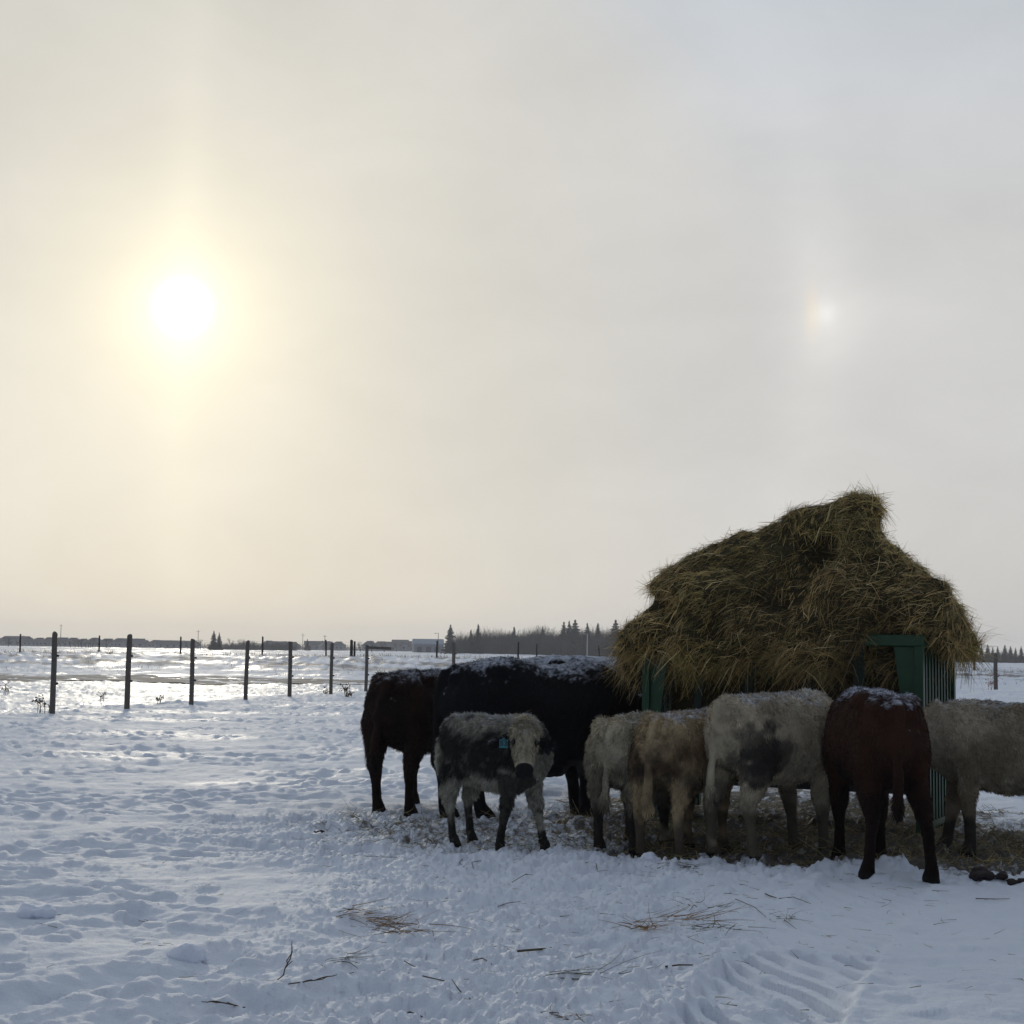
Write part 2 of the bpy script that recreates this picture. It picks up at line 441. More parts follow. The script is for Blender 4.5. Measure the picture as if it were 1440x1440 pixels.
dense = np.linspace(R(-30), R(30), 1250)
rest = np.linspace(R(30), R(330), 70)[1:-1]
ang = np.concatenate([dense, rest])
rr = [0.02]
while rr[-1] < 1600:
    r = rr[-1]
    k = .35 if r < .8 else .05 if r < 5 else (.0030 if r < 20 else (.0045 if r < 45 else (.008 if r < 160 else .05)))
    rr.append(r * (1 + k))
rr = np.array(rr); na, nr = len(ang), len(rr)
RR, AA = np.meshgrid(rr, ang, indexing='ij')
X = (RR * np.sin(AA)).ravel(); Y = (RR * np.cos(AA)).ravel()
Z = np.zeros_like(X)
for a in range(0, len(X), 200000): Z[a:a + 200000] = H(X[a:a + 200000], Y[a:a + 200000])
V = np.stack([X, Y, Z], 1)
i0 = np.arange(nr - 1)[:, None] * na; j = np.arange(na)[None, :]; j2 = (j + 1) % na
Fg = np.stack([i0 + j, i0 + j2, i0 + na + j2, i0 + na + j], -1).reshape(-1, 4)
dirt = dirt_mask(X, Y)
ice = ss(g2(X * .28 + .3 * g2(X * .9, Y * .9, 62), Y * .40, 61), .12, .42) * (1 - trod_mask(X, Y)) * (1 - ss(X, .5, 3)) * ss(Y + g2(X * .6, Y * .6, 63), 11.0, 13.5)
f, idv = worley(X * 22, Y * 22, 17)
dirtc = dirt * (.42 + .75 * idv)
_s = (X - FP[0]) * FN[0] + (Y - FP[1]) * FN[1]; _o = ss(np.maximum(_s, (Y - 80.5) * .8), .2, 1.5)
ice = np.maximum(ice * (.45 + .55 * _o), .55 * _o * (1 - ss(Y, 84, 90)))
farg = ss(Y, 116, 124) * (1 - ss(Y, 136.8, 137.6)) * ss(g2(X * .15, Y * .35, 71) + .5 * g2(X * .9, Y * 1.6, 72), -.25, .3) * .55
farg = farg + ss(Y, 135.0, 136.0) * (1 - ss(Y, 136.9, 137.4)) * .5
farg = farg + ss(Y, 160, 220) * ss(g2(X * .05, Y * .06, 73) + .6 * g2(X * .3, Y * .12, 74), -.05, .5) * .35
farg = farg + ss(np.hypot(X, Y), 40, 60) * ss(g2(X * .12, Y * .5, 75), .2, .5) * .18
snow_attr = np.stack([np.clip(dirtc, 0, 1), ice, np.clip(farg, 0, 1)], 1)
M_snow = bpy.data.materials.new('snow'); M_snow.use_nodes = True; n = M_snow.node_tree; E.nt = n
p = n.nodes['Principled BSDF']
a = n.nodes.new('ShaderNodeAttribute'); a.attribute_name = 'tone'
sep = n.nodes.new('ShaderNodeSeparateColor'); n.links.new(a.outputs['Color'], sep.inputs[0])
dR, iG, fB = (E(sep.outputs[k]) for k in range(3))
g = n.nodes.new('ShaderNodeNewGeometry'); pos = g.outputs['Position']
def tnoise(scale, det=6, rough=.6):
    x = n.nodes.new('ShaderNodeTexNoise'); x.inputs['Scale'].default_value = scale; x.inputs['Detail'].default_value = det
    x.inputs['Roughness'].default_value = rough; n.links.new(pos, x.inputs['Vector']); return E(x.outputs[0])
n1 = tnoise(30, 6, .7); n2 = tnoise(6, 5); n3 = tnoise(90, 3, .7)
dm = sstep(dR + (n2 - .5) * .9 + (n1 - .5) * .9, .12, .62)
c = vmix((.765, .81, .87), (.62, .68, .74), iG * .35)
c = vscale(c, 1.0 + (n2 - .5) * .12)
c = vmix(c, vscale((.060, .046, .028), .35 + n1 * 1.3), dm * .93)
c = vmix(c, (.13, .10, .075), sstep(fB + (n1 - .5) * .5 + (tnoise(1.7) - .5) * .8, .15, .75) * .85)
n.links.new(c, p.inputs['Base Color'])
ro = 0.64 - iG * 0.24 + (n2 - .5) * .15
n.links.new((iG * .16 + .08).s, p.inputs['Specular IOR Level'])
n.links.new(ro.s, p.inputs['Roughness'])
bn = n.nodes.new('ShaderNodeBump'); bn.inputs['Strength'].default_value = .7; bn.inputs['Distance'].default_value = .02
n.links.new((n1 * .8 + n3 * .35 + n2 * .9).s, bn.inputs['Height']); n.links.new(bn.outputs[0], p.inputs['Normal'])
ground = np_mesh('snow_field', V, Fg, M_snow, smooth=True, colors=snow_attr)
tag(ground, 'trampled snow covered pasture with drifts, hoof prints and tyre tracks', kind='structure')

# farm road: a sheet just above the field
M_road = mat('packed_road', (.17, .165, .165), .8, noise=(1.5, .55), bump=(8, .4, .03), spec=.2)
_n = M_road.node_tree; E.nt = _n; _x = _n.nodes.new('ShaderNodeTexNoise'); _x.inputs['Scale'].default_value = .45; _x.inputs['Detail'].default_value = 8; _x.inputs['Roughness'].default_value = .7
_n.links.new(_n.nodes['Texture Coordinate'].outputs['Object'], _x.inputs['Vector'])
_n.links.new(vmix((.19, .18, .17), (.66, .69, .73), sstep(E(_x.outputs[0]), .50, .66)), _n.nodes['Principled BSDF'].inputs['Base Color'])
xs = np.linspace(-140, 140, 300); prof = np.linspace(0, 1, 7); rv = []
for xx in xs:
    yc = 88 + 2.5 * math.sin(xx * .05) + (xx * .05)
    wd = 20.0 if xx < -18 else 20.0 * max(.3, 1 - (xx + 18) * .03)
    for q in prof:
        yy = yc + wd * q; rv.append((xx, yy, 0))
rv = np.array(rv); rv[:, 2] = H(rv[:, 0], rv[:, 1]) + .05
fi = np.arange(299)[:, None] * 7 + np.arange(6)[None, :]
rf = np.stack([fi, fi + 7, fi + 8, fi + 1], -1).reshape(-1, 4)
tag(np_mesh('road', rv, rf, M_road, smooth=True), 'grey packed farm track crossing the snow beyond the fence', kind='structure')

# ------------------------------------------------------------------ feeder
feeder = empty('hay_feeder', (FEED.x, FEED.y, Hs(FEED.x, FEED.y)), math.atan2(FU.y, FU.x),
    label='green steel bunk feeder with slanted feed bars heaped with hay', cat='hay feeder')
# local: +x = along the long side (to the left in the photo), -y = away from the camera
TOP = 1.72; D_ = -1
def FY(v): return -v
fr = MB()
for u in (0.03, FL - .03):
    for v in (0.03, FW - .03): fr.box((u, FY(v), (TOP + .06) / 2), (.075, .075, TOP - .06))
for v in (0.03, FW - .03):
    fr.box((FL / 2, FY(v), TOP - .03), (FL + .02, .085, .10)); fr.box((FL / 2, FY(v), .86), (FL - .08, .06, .06))
for u in (0.03, FL - .03):
    fr.box((u, FY(FW / 2), TOP - .03), (.08, FW - .10, .097)); fr.box((u, FY(FW / 2), .86), (.058, FW - .08, .06))
fr.build('frame', M_green, feeder, bevel=.008)
for v in (0.03, FW - .03):                      # slanted feed bars, wide at the top
    nb = 6
    for i in range(nb):
        u0 = .12 + i * (FL - .24) / (nb - 1); w1, w0 = (.26, .10) if i in (0, nb - 1) else (.13, .05)
        m = MB(); sl = .16 if i > nb / 2 - .5 else -.16
        if i in (0, nb - 1): sl *= .2
        t = .018; z0, z1 = .89, TOP - .08
        ua, ub = u0, u0 + sl * .5
        vs = []
        for (uu, ww, zz) in ((ub, w0, z0), (ua, w1, z1)):
            for a_ in (-1, 1):
                for b_ in (-1, 1): vs.append((uu + a_ * ww / 2, FY(v) + b_ * t / 2, zz))
        m.add(vs, [(0, 1, 3, 2), (4, 6, 7, 5), (0, 4, 5, 1), (2, 3, 7, 6), (0, 2, 6, 4), (1, 5, 7, 3)])
        m.build('feed_bar', M_green if i in (0, nb - 1) else M_greenshade, feeder, bevel=.004)
for u in (0.03, FL - .03):                      # ends: upright bars down to the ground
    for i in range(10):
        v = .13 + i * (FW - .26) / 9
        MB().box((u, FY(v), TOP / 2 - .03), (.026, .036, TOP - .12)).build('end_bar', M_green, feeder)
    MB().box((u, FY(FW / 2), .10), (.05, FW - .08, .05)).build('bottom_rail', M_green, feeder)
pan = MB()
zt, zb = .84, .37
ring_o = [(.0, 0), (FL, 0), (FL, FW), (0, FW)]
def q(u, v, z): return (u, FY(v), z)
i_ = .09; b_ = .30
outer_t = [q(i_, i_, zt), q(FL - i_, i_, zt), q(FL - i_, FW - i_, zt), q(i_, FW - i_, zt)]
outer_b = [q(i_ + .02, b_ - .15, zb), q(FL - i_ - .02, b_ - .15, zb), q(FL - i_ - .02, FW - b_ + .15, zb), q(i_ + .02, FW - b_ + .15, zb)]
inner_t = [(x + (.02 if x < 1 else -.02), y + (-.02 if y > -.5 else .02), z) for x, y, z in outer_t]
inner_b = [(x, y, z + .03) for x, y, z in outer_b]
pan.add(outer_t + outer_b + inner_t + inner_b,
    [(i, (i + 1) % 4, 4 + (i + 1) % 4, 4 + i) for i in range(4)] + [(4, 5, 6, 7)] +
    [(8 + i, 8 + (i + 1) % 4, 12 + (i + 1) % 4, 12 + i) for i in range(4)] + [(12, 13, 14, 15)] +
    [(i, (i + 1) % 4, 8 + (i + 1) % 4, 8 + i) for i in range(4)])
pan.build('feed_pan', M_dark, feeder)


# ------------------------------------------------------------------ hay heap
def surf_samples(me, nS, seed, weight=None):
    """random points on a mesh: positions, normals, vertex index"""
    r = np.random.default_rng(seed)
    nv = len(me.vertices); co = np.empty(nv * 3); me.vertices.foreach_get('co', co); co = co.reshape(-1, 3)
    no = np.empty(nv * 3); me.vertices.foreach_get('normal', no); no = no.reshape(-1, 3)
    me.calc_loop_triangles(); nt_ = len(me.loop_triangles)
    tv = np.empty(nt_ * 3, dtype=np.int32); me.loop_triangles.foreach_get('vertices', tv); tv = tv.reshape(-1, 3)
    A, B, C = co[tv[:, 0]], co[tv[:, 1]], co[tv[:, 2]]
    ar = np.linalg.norm(np.cross(B - A, C - A), axis=1)
    if weight is not None: ar = ar * weight((A + B + C) / 3)
    ar /= ar.sum(); t = r.choice(nt_, nS, p=ar)
    u = r.random(nS); v = r.random(nS); m = u + v > 1; u[m] = 1 - u[m]; v[m] = 1 - v[m]
    P = A[t] + (B[t] - A[t]) * u[:, None] + (C[t] - A[t]) * v[:, None]
    N = no[tv[t, 0]] + no[tv[t, 1]] + no[tv[t, 2]]; N /= np.linalg.norm(N, axis=1)[:, None] + 1e-9
    return P, N, tv[t, 0]
def norm(a): return a / (np.linalg.norm(a, axis=1)[:, None] + 1e-9)
def ribbons(P, D0, D1, L, Wd, col, seed, nseg=2):
    """bent thin stalks: start P, directions D0 then D1, length L, width Wd"""
    r = np.random.default_rng(seed); nS = len(P)
    side = norm(np.cross(D0, norm(r.normal(size=(nS, 3)))))
    rows = []; p = P.copy()
    for k in range(nseg + 1):
        t = k / nseg
        w = Wd * (1 - .7 * t if nseg > 1 else 1 - t)
        rows.append(p - side * (w / 2)[:, None]); rows.append(p + side * (w / 2)[:, None])
        d = norm(D0 * (1 - t) + D1 * t); p = p + d * (L / nseg)[:, None]
    Vv = np.stack(rows, 1).reshape(-1, 3); k2 = 2 * (nseg + 1)
    b = np.arange(nS)[:, None] * k2; fs = []
    for k in range(nseg): fs.append(np.stack([b[:, 0] + 2 * k, b[:, 0] + 2 * k + 1, b[:, 0] + 2 * k + 3, b[:, 0] + 2 * k + 2], 1))
    return Vv, np.stack(fs, 1).reshape(-1, 4), np.repeat(col, k2, axis=0)
def straw_cols(nS, r, dark=1.0):
    pal = np.array([(.36, .27, .12), (.26, .205, .085), (.185, .165, .065), (.46, .37, .20), (.27, .18, .075), (.13, .12, .05), (.58, .49, .30)]) * .95
    c = pal[r.choice(len(pal), nS, p=[.2, .2, .18, .12, .12, .13, .05])]
    return c * r.uniform(.6, 1.25, nS)[:, None] * dark
# lofted along u (0 = right end). cross section in v,z  ; world sizes from the photo's outline
HZ0 = feeder.location.z
sil = [(1352, 912), (1346, 896), (1330, 858), (1308, 826), (1284, 796), (1258, 772), (1237, 748), (1230, 708), (1210, 693), (1188, 697), (1150, 711), (1100, 730),
       (1050, 750), (1000, 770), (958, 789), (940, 800), (928, 836), (915, 862), (903, 895), (900, 915)]
finv = feeder.matrix_world.inverted() if False else (Matrix.Translation(feeder.location) @ Matrix.Rotation(math.atan2(FU.y, FU.x), 4, 'Z')).inverted()
def u_of(px, v):
    """local u where the ray of column px meets the plane y_local = -v"""
    o = finv @ Vector((0, 0, CAM_H)); d = (finv.to_3x3() @ ray(px, 850)); k = (-v - o.y) / d.y; return (o + d * k)
def z_of(px, py, v):
    o = finv @ Vector((0, 0, CAM_H)); d = (finv.to_3x3() @ ray(px, py)); k = (-v - o.y) / d.y; return o + d * k
prof = []
for (px, py) in sil:
    v = .62
    w = z_of(px, py, v); prof.append((w.x, w.z))
mb = MB(); st = []
for i, (u, z) in enumerate(prof):
    endr = min(1.0, .25 + min(i, len(prof) - 1 - i) * .24)
    st.append((u, z, endr))
nn = 30; base = 0
for (u, z, e) in st:
    zb_ = (1.64 if u < .5 else 1.44) if e > .3 else 1.58
    z = max(z, zb_ + .12); hh = (z - zb_)
    for k in range(nn):
        t = k / nn * 2 * math.pi
        c_, s_ = math.cos(t), math.sin(t)
        # narrow top, wide skirts
        zz = zb_ + hh * (.5 + .5 * s_)
        fr_ = (zz - zb_) / max(hh, .01)
        if z > 2.0:
            wid = (.92 - .62 * fr_ ** 1.3) * (abs(c_) ** .55)
        else: wid = .80 * (abs(c_) ** .7)
        mb.v.append((u, -(FW / 2 + (-.02) + (-1 if c_ > 0 else 1) * wid * (.55 + .45 * e)), zz))
ns = len(st)
for i in range(ns - 1):
    for k in range(nn): mb.f.append((i * nn + k, i * nn + (k + 1) % nn, (i + 1) * nn + (k + 1) % nn, (i + 1) * nn + k))
mb.f.append(tuple(range(nn))); mb.f.append(tuple((ns - 1) * nn + k for k in range(nn)))
def lump(px, py, v, r):
    c = z_of(px, py, v); mb.ell((c.x, c.y, c.z), r, 16, 10)
lump(1212, 722, .45, (.20, .30, .18)); lump(1205, 790, .22, (.22, .26, .42)); lump(1150, 740, .45, (.35, .3, .2)); lump(1185, 850, .0, (.3, .22, .4))
lump(1285, 855, .2, (.34, .33, .27)); lump(1322, 882, .5, (.22, .5, .18)); lump(1010, 850, .15, (.6, .38, .3)); lump(955, 840, .35, (.3, .35, .3))
lump(938, 893, .35, (.28, .5, .24)); lump(1080, 880, -.02, (.5, .22, .22)); lump(1180, 890, -.03, (.36, .18, .18)); lump(906, 935, .45, (.17, .38, .22)); lump(1010, 915, .0, (.4, .2, .17)); lump(1130, 915, -.02, (.35, .18, .17))
lump(990, 895, .05, (.35, .25, .2)); lump(1255, 840, .3, (.25, .3, .4))
mb.box((FL / 2, -FW / 2, 1.15), (FL - .36, FW - .42, .9))     # hay packed inside the cradle
me = voxel(mb.mesh('hay_heap'), .035, 4)
nv = len(me.vertices); co = np.empty(nv * 3); me.vertices.foreach_get('co', co); co = co.reshape(-1, 3)
no = np.empty(nv * 3); me.vertices.foreach_get('normal', no); no = no.reshape(-1, 3)
out = ss(co[:, 2], 1.3, 1.6)
dsp = v3(co * np.array([2.2, 2.2, 4.0]), 3) * .07 * (1 - .6 * ss(co[:, 2], 2.2, 2.6)) + v3(co * 6, 4) * .045 + v3(co * 15, 5) * .018
co += no * (dsp * out)[:, None]
for (px_, py_, v_, rad_, dep_) in ((1160, 800, .35, .16, .16), (1178, 770, .4, .13, .12), (1135, 835, .25, .15, .10), (942, 842, .3, .15, .14), (965, 858, .2, .14, .10), (1245, 800, .5, .14, .10), (1262, 880, .1, .15, .12),
                                  (1040, 845, .2, .16, .08), (1100, 868, .1, .16, .08), (1215, 905, .05, .15, .12)):
    c_ = z_of(px_, py_, v_); dd_ = np.linalg.norm((co - np.array(c_)) * np.array([1, .45, 1]), axis=1); co -= no * (dep_ * 1.3 * np.exp(-(dd_ / rad_) ** 2))[:, None]
k_ = (co[:, 0] < .48) & (co[:, 2] < 1.80) & (co[:, 1] > -.14); co[k_, 1] = -.14 + (co[k_, 1] + .14) * .12
k_ = (co[:, 0] > FL - .42) & (co[:, 2] < 1.52) & (co[:, 1] > -.14); co[k_, 1] = -.14 + (co[k_, 1] + .14) * .12
me.vertices.foreach_set('co', co.ravel()); me.update()
heap = link_mesh('hay_heap', me, M_haycore)
heap.matrix_world = finv.inverted()
tag(heap, 'big loose heap of olive brown hay peaking over the green feeder', 'hay')
r = np.random.default_rng(3)
inv3 = np.array(finv.to_3x3())
def hay_layer(nS, lens, wd, seed, out_k, droop, wfun=None, zmin=0, dark=1.0):
    P, N, _ = surf_samples(me, nS, seed, wfun); r = np.random.default_rng(seed)
    # lie of the stalks: combed along the slope with patches of other direction
    rnd = norm(r.normal(size=(nS, 3)))
    a1 = v3(P * 1.6, 61) * 1.6; flow = np.stack([np.cos(a1), np.sin(a1) * .4, -.35 + .5 * v3(P * 1.3, 62)], 1)
    lip = (np.abs(P[:, 0] - 1.0) < .30) & (P[:, 2] > 1.9); flow = np.where(lip[:, None], np.array([.15, .1, -1.0]) + .35 * flow, flow)
    steep = ((N[:, 2] < .35) & (P[:, 2] < 1.95))[:, None]
    flow = np.where(steep, flow * np.array([.8, .8, 1]) + np.array([0, 0, -.55]), flow)
    T = norm(flow + rnd * .95); T = norm(T - N * np.sum(T * N, 1)[:, None])
    sg = np.where(r.random(nS) < .35, -1, 1)[:, None]
    D0 = norm(T * sg + N * (out_k * r.uniform(.2, 1.4, nS))[:, None])
    D1 = norm(D0 * .8 - N * (.35 * r.random(nS))[:, None] + np.array([0, 0, -1.0]) * (droop * r.random(nS))[:, None])
    L = r.uniform(*lens, nS) * (1 + .3 * v3(P * 2, 5))
    tone = (.88 + .45 * v3(P * 2.0, 8) * .8 + .25 * v3(P * 6, 9)) * dark
    gr = (v3(P * 1.1, 10) > .1)[:, None]
    tone = tone * (1 + .35 * ss(1.0 - P[:, 0], .2, .9))
    col = straw_cols(nS, r) * np.array([1.32, 1.22, 1.10]) * np.clip(tone, .25, 2.2)[:, None] * np.where(gr, np.array([.94, .97, .85]), 1.0)
    return ribbons(P - N * .015, D0, D1, L, r.uniform(wd[0], wd[1], nS), col, seed, 2)
def wtop(c): return np.where(c[:, 2] > 1.38, 1.0, .12)
def wlow(c): return np.where((c[:, 2] > 1.38) & (c[:, 2] < 1.68), np.where((c[:, 0] < .45) & (c[:, 1] > -.3), .05, 1.0), .0001)
parts = [hay_layer(56000, (.05, .18), (.003, .0075), 11, .20, .5, wtop, dark=1.0),
         hay_layer(19000, (.08, .28), (.0035, .008), 12, .22, .9, wtop, dark=1.65),
         hay_layer(6500, (.14, .42), (.003, .007), 13, .35, 3.0, wlow, dark=1.35),
         hay_layer(220, (.06, .16), (.003, .005), 14, 1.5, .3, wtop)]
off = 0; Vs, Fs, Cs = [], [], []
for v_, f_, c_ in parts: Vs.append(v_); Fs.append(f_ + off); Cs.append(c_); off += len(v_)
loose = np_mesh('hay_stalks', np.concatenate(Vs), np.concatenate(Fs), M_hay, heap, colors=np.concatenate(Cs))
# a little snow lodged in the right flank
for (px, py, rr_) in ((1287, 828, .035), (1279, 834, .028), (1296, 838, .024), (1270, 812, .02), (1303, 846, .022)):
    pass

# ------------------------------------------------------------------ cattle
def smoothstep(a, b, x): return ss(x, a, b)
def cow(name, origin, heading, s, colour, label, legs=(0, 0, 0, 0), legy=(0, 0, 0, 0), head=None, width=1.0, length=1.0, coat=.045, strands=26000,
        tail=(0, 0), voxsz=.02, seed=1, belly=0.0, tag_it=False, thick=1.0, snow=.0, group='cattle feeding round the hay feeder'):
    m = MB(); w = width
    T = [(-.80, 1.10, .10, .12), (-.775, 1.08, .18, .20), (-.70, 1.05, .245, .26), (-.58, 1.01, .285, .315), (-.38, .98, .31, .345 + belly * .5),
         (-.12, .955 - belly, .335, .365 + belly), (.12, .95 - belly, .34, .37 + belly), (.36, .965, .30, .365), (.55, 1.0, .25, .335), (.68, 1.02, .19, .27), (.76, 1.03, .12, .19)]
    m.loft([(x * length, 0, z) for x, z, a, b in T], [(a * w, b) for x, z, a, b in T], 22, side=(0, 1, 0))
    m.ell((-.62 * length, 0, 1.17), (.17, .235 * w, .13)); m.ell((.47 * length, 0, 1.2), (.2, .14 * w, .12))
    for sg_ in (1, -1): m.ell((-.44 * length, sg_ * .20 * w, 1.235), (.10, .075, .075)); m.ell((-.76 * length, sg_ * .09 * w, 1.17), (.07, .05, .07))
    k = 0
    for (hx, sgn) in (('h', 1), ('h', -1), ('f', 1), ('f', -1)):
        dx, dy = legs[k], legy[k] * 1.0; k += 1; t = thick; y = .165 * w * sgn
        if hx == 'h':
            pts = [(-.60, y * .9, 1.02), (-.56, y * 1.05, .86), (-.57, y * 1.1, .70), (-.655 + dx * .4, y * 1.05 + dy * .3, .55), (-.70 + dx * .6, y + dy * .45, .44), (-.685 + dx * .8, y + dy * .65, .30),
                   (-.67 + dx * .93, y + dy * .9, .14), (-.645 + dx, y + dy, .08), (-.62 + dx, y + dy, .045), (-.615 + dx, y + dy, .0)]
            rd = [(.12, .17), (.135, .20), (.105, .16), (.066, .090), (.050, .070), (.036, .044), (.036, .042), (.046, .054), (.052, .062), (.058, .072)]
        else:
            pts = [(.46, y * .8, 1.0), (.44, y * 1.05, .85), (.41, y * 1.1, .70), (.42 + dx * .2, y + dy * .2, .57), (.425 + dx * .45, y + dy * .45, .42), (.42 + dx * .7, y + dy * .65, .30),
                   (.42 + dx * .9, y + dy * .9, .14), (.435 + dx, y + dy, .08), (.45 + dx, y + dy, .045), (.455 + dx, y + dy, .0)]
            rd = [(.10, .18), (.12, .17), (.09, .12), (.064, .075), (.056, .062), (.037, .040), (.037, .042), (.046, .054), (.052, .060), (.058, .070)]
        pts = [(a * length, b, c) for a, b, c in pts]
        rd = [((a * t) if i > 2 else a * w, b * (t if i > 2 else 1)) for i, (a, b) in enumerate(rd)]
        m.loft(pts, rd, 12, side=(0, 1, 0))
    # tail
    tx, ty = tail
    xr = -.80 * length
    m.loft([(xr + .10, 0, 1.26), (xr - .01, ty * .2, 1.22), (xr - .05, ty * .5, 1.08), (xr - .06 + tx * .3, ty * .8, .88), (xr - .06 + tx * .6, ty, .68), (xr - .06 + tx, ty, .50), (xr - .05 + tx, ty, .42)],
           [(.06, .05), (.05, .045), (.036, .034), (.032, .03), (.036, .034), (.045, .04), (.02, .02)], 9, side=(0, 1, 0))
    # neck and head
    if head is None: head = dict(P0=(1.02, 0, .98), P1=(1.22, 0, .60), fwd=(.7, 0, .3))
    P0 = Vector(head['P0']); P1 = Vector(head['P1']); fwd = Vector(head['fwd']).normalized()
    ax = (P1 - P0); L = ax.length; ax.normalize(); fwd = (fwd - ax * fwd.dot(ax)).normalized(); sd = ax.cross(fwd).normalized()
    hs = head.get('s', 1.0)
    nb_ = Vector((.55 * length, 0, 1.06)); mid = (nb_ + P0) / 2 + Vector((.03, 0, -.02))
    m.loft([nb_, nb_ * .6 + mid * .4, mid, P0 + ax * (.16 * L) - fwd * .07], [(.20 * w, .28), (.17 * w, .25), (.135 * w, .20), (.11, .14)], 16, side=(0, 1, 0))
    HT = [(-.05, .06, .07, -.03), (.02, .105, .11, -.01), (.14, .135, .14, 0), (.32, .128, .145, 0), (.46, .112, .13, .01), (.62, .088, .108, .015), (.78, .076, .092, .02), (.9, .084, .082, .02), (.98, .080, .056, .012), (1.02, .055, .034, .004)]
    m.loft([P0 + ax * (t * L) + fwd * (o * 1.0) for t, a_, b_, o in HT], [(a_ * hs, b_ * hs) for t, a_, b_, o in HT], 16, side=sd)
    ears = []
    for sg in (1, -1):
        e0 = P0 + ax * (.20 * L) + sd * (sg * .12 * hs) - fwd * .03
        dirn = (sd * sg + ax * .25 - fwd * .15).normalized()
        m.loft([e0, e0 + dirn * .07, e0 + dirn * .13 + ax * .01, e0 + dirn * .20 + ax * .02, e0 + dirn * .225 + ax * .02],
               [(.03, .03), (.058, .024), (.062, .02), (.035, .018), (.012, .012)], 9, side=ax)
        ears.append((e0, dirn))
    me = voxel(m.mesh(name), voxsz, 3)
    nv = len(me.vertices); co = np.empty(nv * 3); me.vertices.foreach_get('co', co); co = co.reshape(-1, 3)
    no = np.empty(nv * 3); me.vertices.foreach_get('normal', no); no = no.reshape(-1, 3)
    up = ss(co[:, 2], .15, .5)
    co += no * ((v3(co * np.array([6, 6, 4.]) + seed, 2) * .015 + v3(co * np.array([20, 20, 11.]) + seed, 3) * .010) * up)[:, None]
    def headness(p):
        q_ = p - np.array(P0); t = (q_ @ np.array(ax)) / L; rad = np.linalg.norm(q_ - np.outer(q_ @ np.array(ax), np.array(ax)), axis=1)
        return t, (rad < .21) & (t > -.15)
    def earness(p):
        e = np.zeros(len(p), bool)
        for e0, dn in ears:
            q_ = p - np.array(e0); t = q_ @ np.array(dn); rad = np.linalg.norm(q_ - np.outer(t, np.array(dn)), axis=1)
            e |= (t > .015) & (t < .25) & (rad < .085)
        return e
    def full(p, nrm):
        c = colour(p, nrm, headness(p), earness(p))
        c = np.where((p[:, 2] < .055)[:, None], np.array([.012, .011, .01]), c)
        t, on = headness(p)
        nose = on & (t > .865)
        ek = np.zeros(len(p))
        for sg in (1, -1):
            e_ = np.array(P0 + ax * (.40 * L) + sd * (sg * .108 * hs) + fwd * (.07 * hs)); ek = np.maximum(ek, np.exp(-(np.linalg.norm(p - e_, axis=1) / .042) ** 4))
        c = c * (1 - .85 * ek[:, None])
        c = np.where(nose[:, None], np.array([.008, .008, .009]), c)
        sn = ss(nrm[:, 2] + v3(p * np.array([5, 5, 5.]), 44) * .22 + v3(p * 40, 45) * .25 + v3(p * 110, 46) * .22, .93 - snow * .6, 1.45 - snow * .5) * (p[:, 2] > 1.0) * ss(np.array(snow), 0, .05)
        return c * (1 - sn[:, None] * .75) + np.array([.62, .66, .74]) * sn[:, None] * .75
    cb = full(co, no)
    body = link_mesh('body', me, M_fur)
    me.vertices.foreach_set('co', (co * s).ravel()); me.update(); set_col(me, cb)
    body.name = name; body.location = (origin[0], origin[1], origin[2]); body.rotation_euler = (0, 0, R(heading))
    tag(body, label, 'cow' if s > .9 else 'calf', group)
    # coat
    P, N, _ = surf_samples(me, strands, seed + 50); P = P / s
    r = np.random.default_rng(seed + 9); nS = strands
    t, on = headness(P)
    short = np.where(P[:, 2] < .10, .22, np.where(P[:, 2] < .45, .38, 1.0)) * np.where(on, .62, 1.0) * np.where(on & (t > .8), .2, 1.0) * np.where(on & (t < .12), 2.0, 1)
    tailm = (P[:, 0] < xr - .015) & (P[:, 2] < .75); short = np.where(tailm, 1.5, short); short = np.where((P[:, 0] < xr - .015) & (P[:, 2] >= .62), .5, short)
    cl = v3(P * np.array([14, 14, 10.]), 21); cl2 = v3(P * np.array([30, 30, 22.]), 22); cl3 = v3(P * np.array([14, 14, 10.]) + 9, 23)
    flow = np.stack([np.full(nS, -.45) + .5 * cl, .5 * cl3, -.75 + .4 * cl2], 1)
    if True:
        hf = np.outer(np.ones(nS), np.array(ax)) * .9 + np.outer(np.sign((P - np.array(P0)) @ np.array(sd)), np.array(sd)) * .2
        flow = np.where((on & (t > -.02))[:, None], hf + .35 * np.stack([cl, cl3, cl2], 1), flow)
    flow = np.where(tailm[:, None], np.array([0, 0, -1.]), flow)
    D0 = norm(flow + norm(r.normal(size=(nS, 3))) * .35); D0 = norm(D0 - N * (np.sum(D0 * N, 1))[:, None] + N * (.55 + .35 * cl2)[:, None])
    D1 = norm(D0 * .7 + flow * .35 + np.array([0, 0, -.25]))
    Lh = coat / s * short * r.uniform(.55, 1.35, nS) * (1 + .35 * cl)
    cc = full(P, N) * (r.uniform(.55, 1.4, nS) * (1 + .45 * cl2 + .2 * cl))[:, None]
    wdt = np.full(nS, .0058 / s) * r.uniform(.7, 1.3, nS)
    Vv, Ff, Cc = ribbons(P - N * .004, D0, D1, Lh, wdt, cc, seed, 2)
    coatme = np_mesh('coat', Vv * s, Ff, M_strand, body, colors=Cc)
    for sg in (1, -1):
        e = (P0 + ax * (.40 * L) + sd * (sg * .108 * hs) + fwd * (.078 * hs)) * s
        MB().ell(e, (.024 * s * 1.15,) * 3, 12, 8).build('eye', M_eye, body, smooth=True)
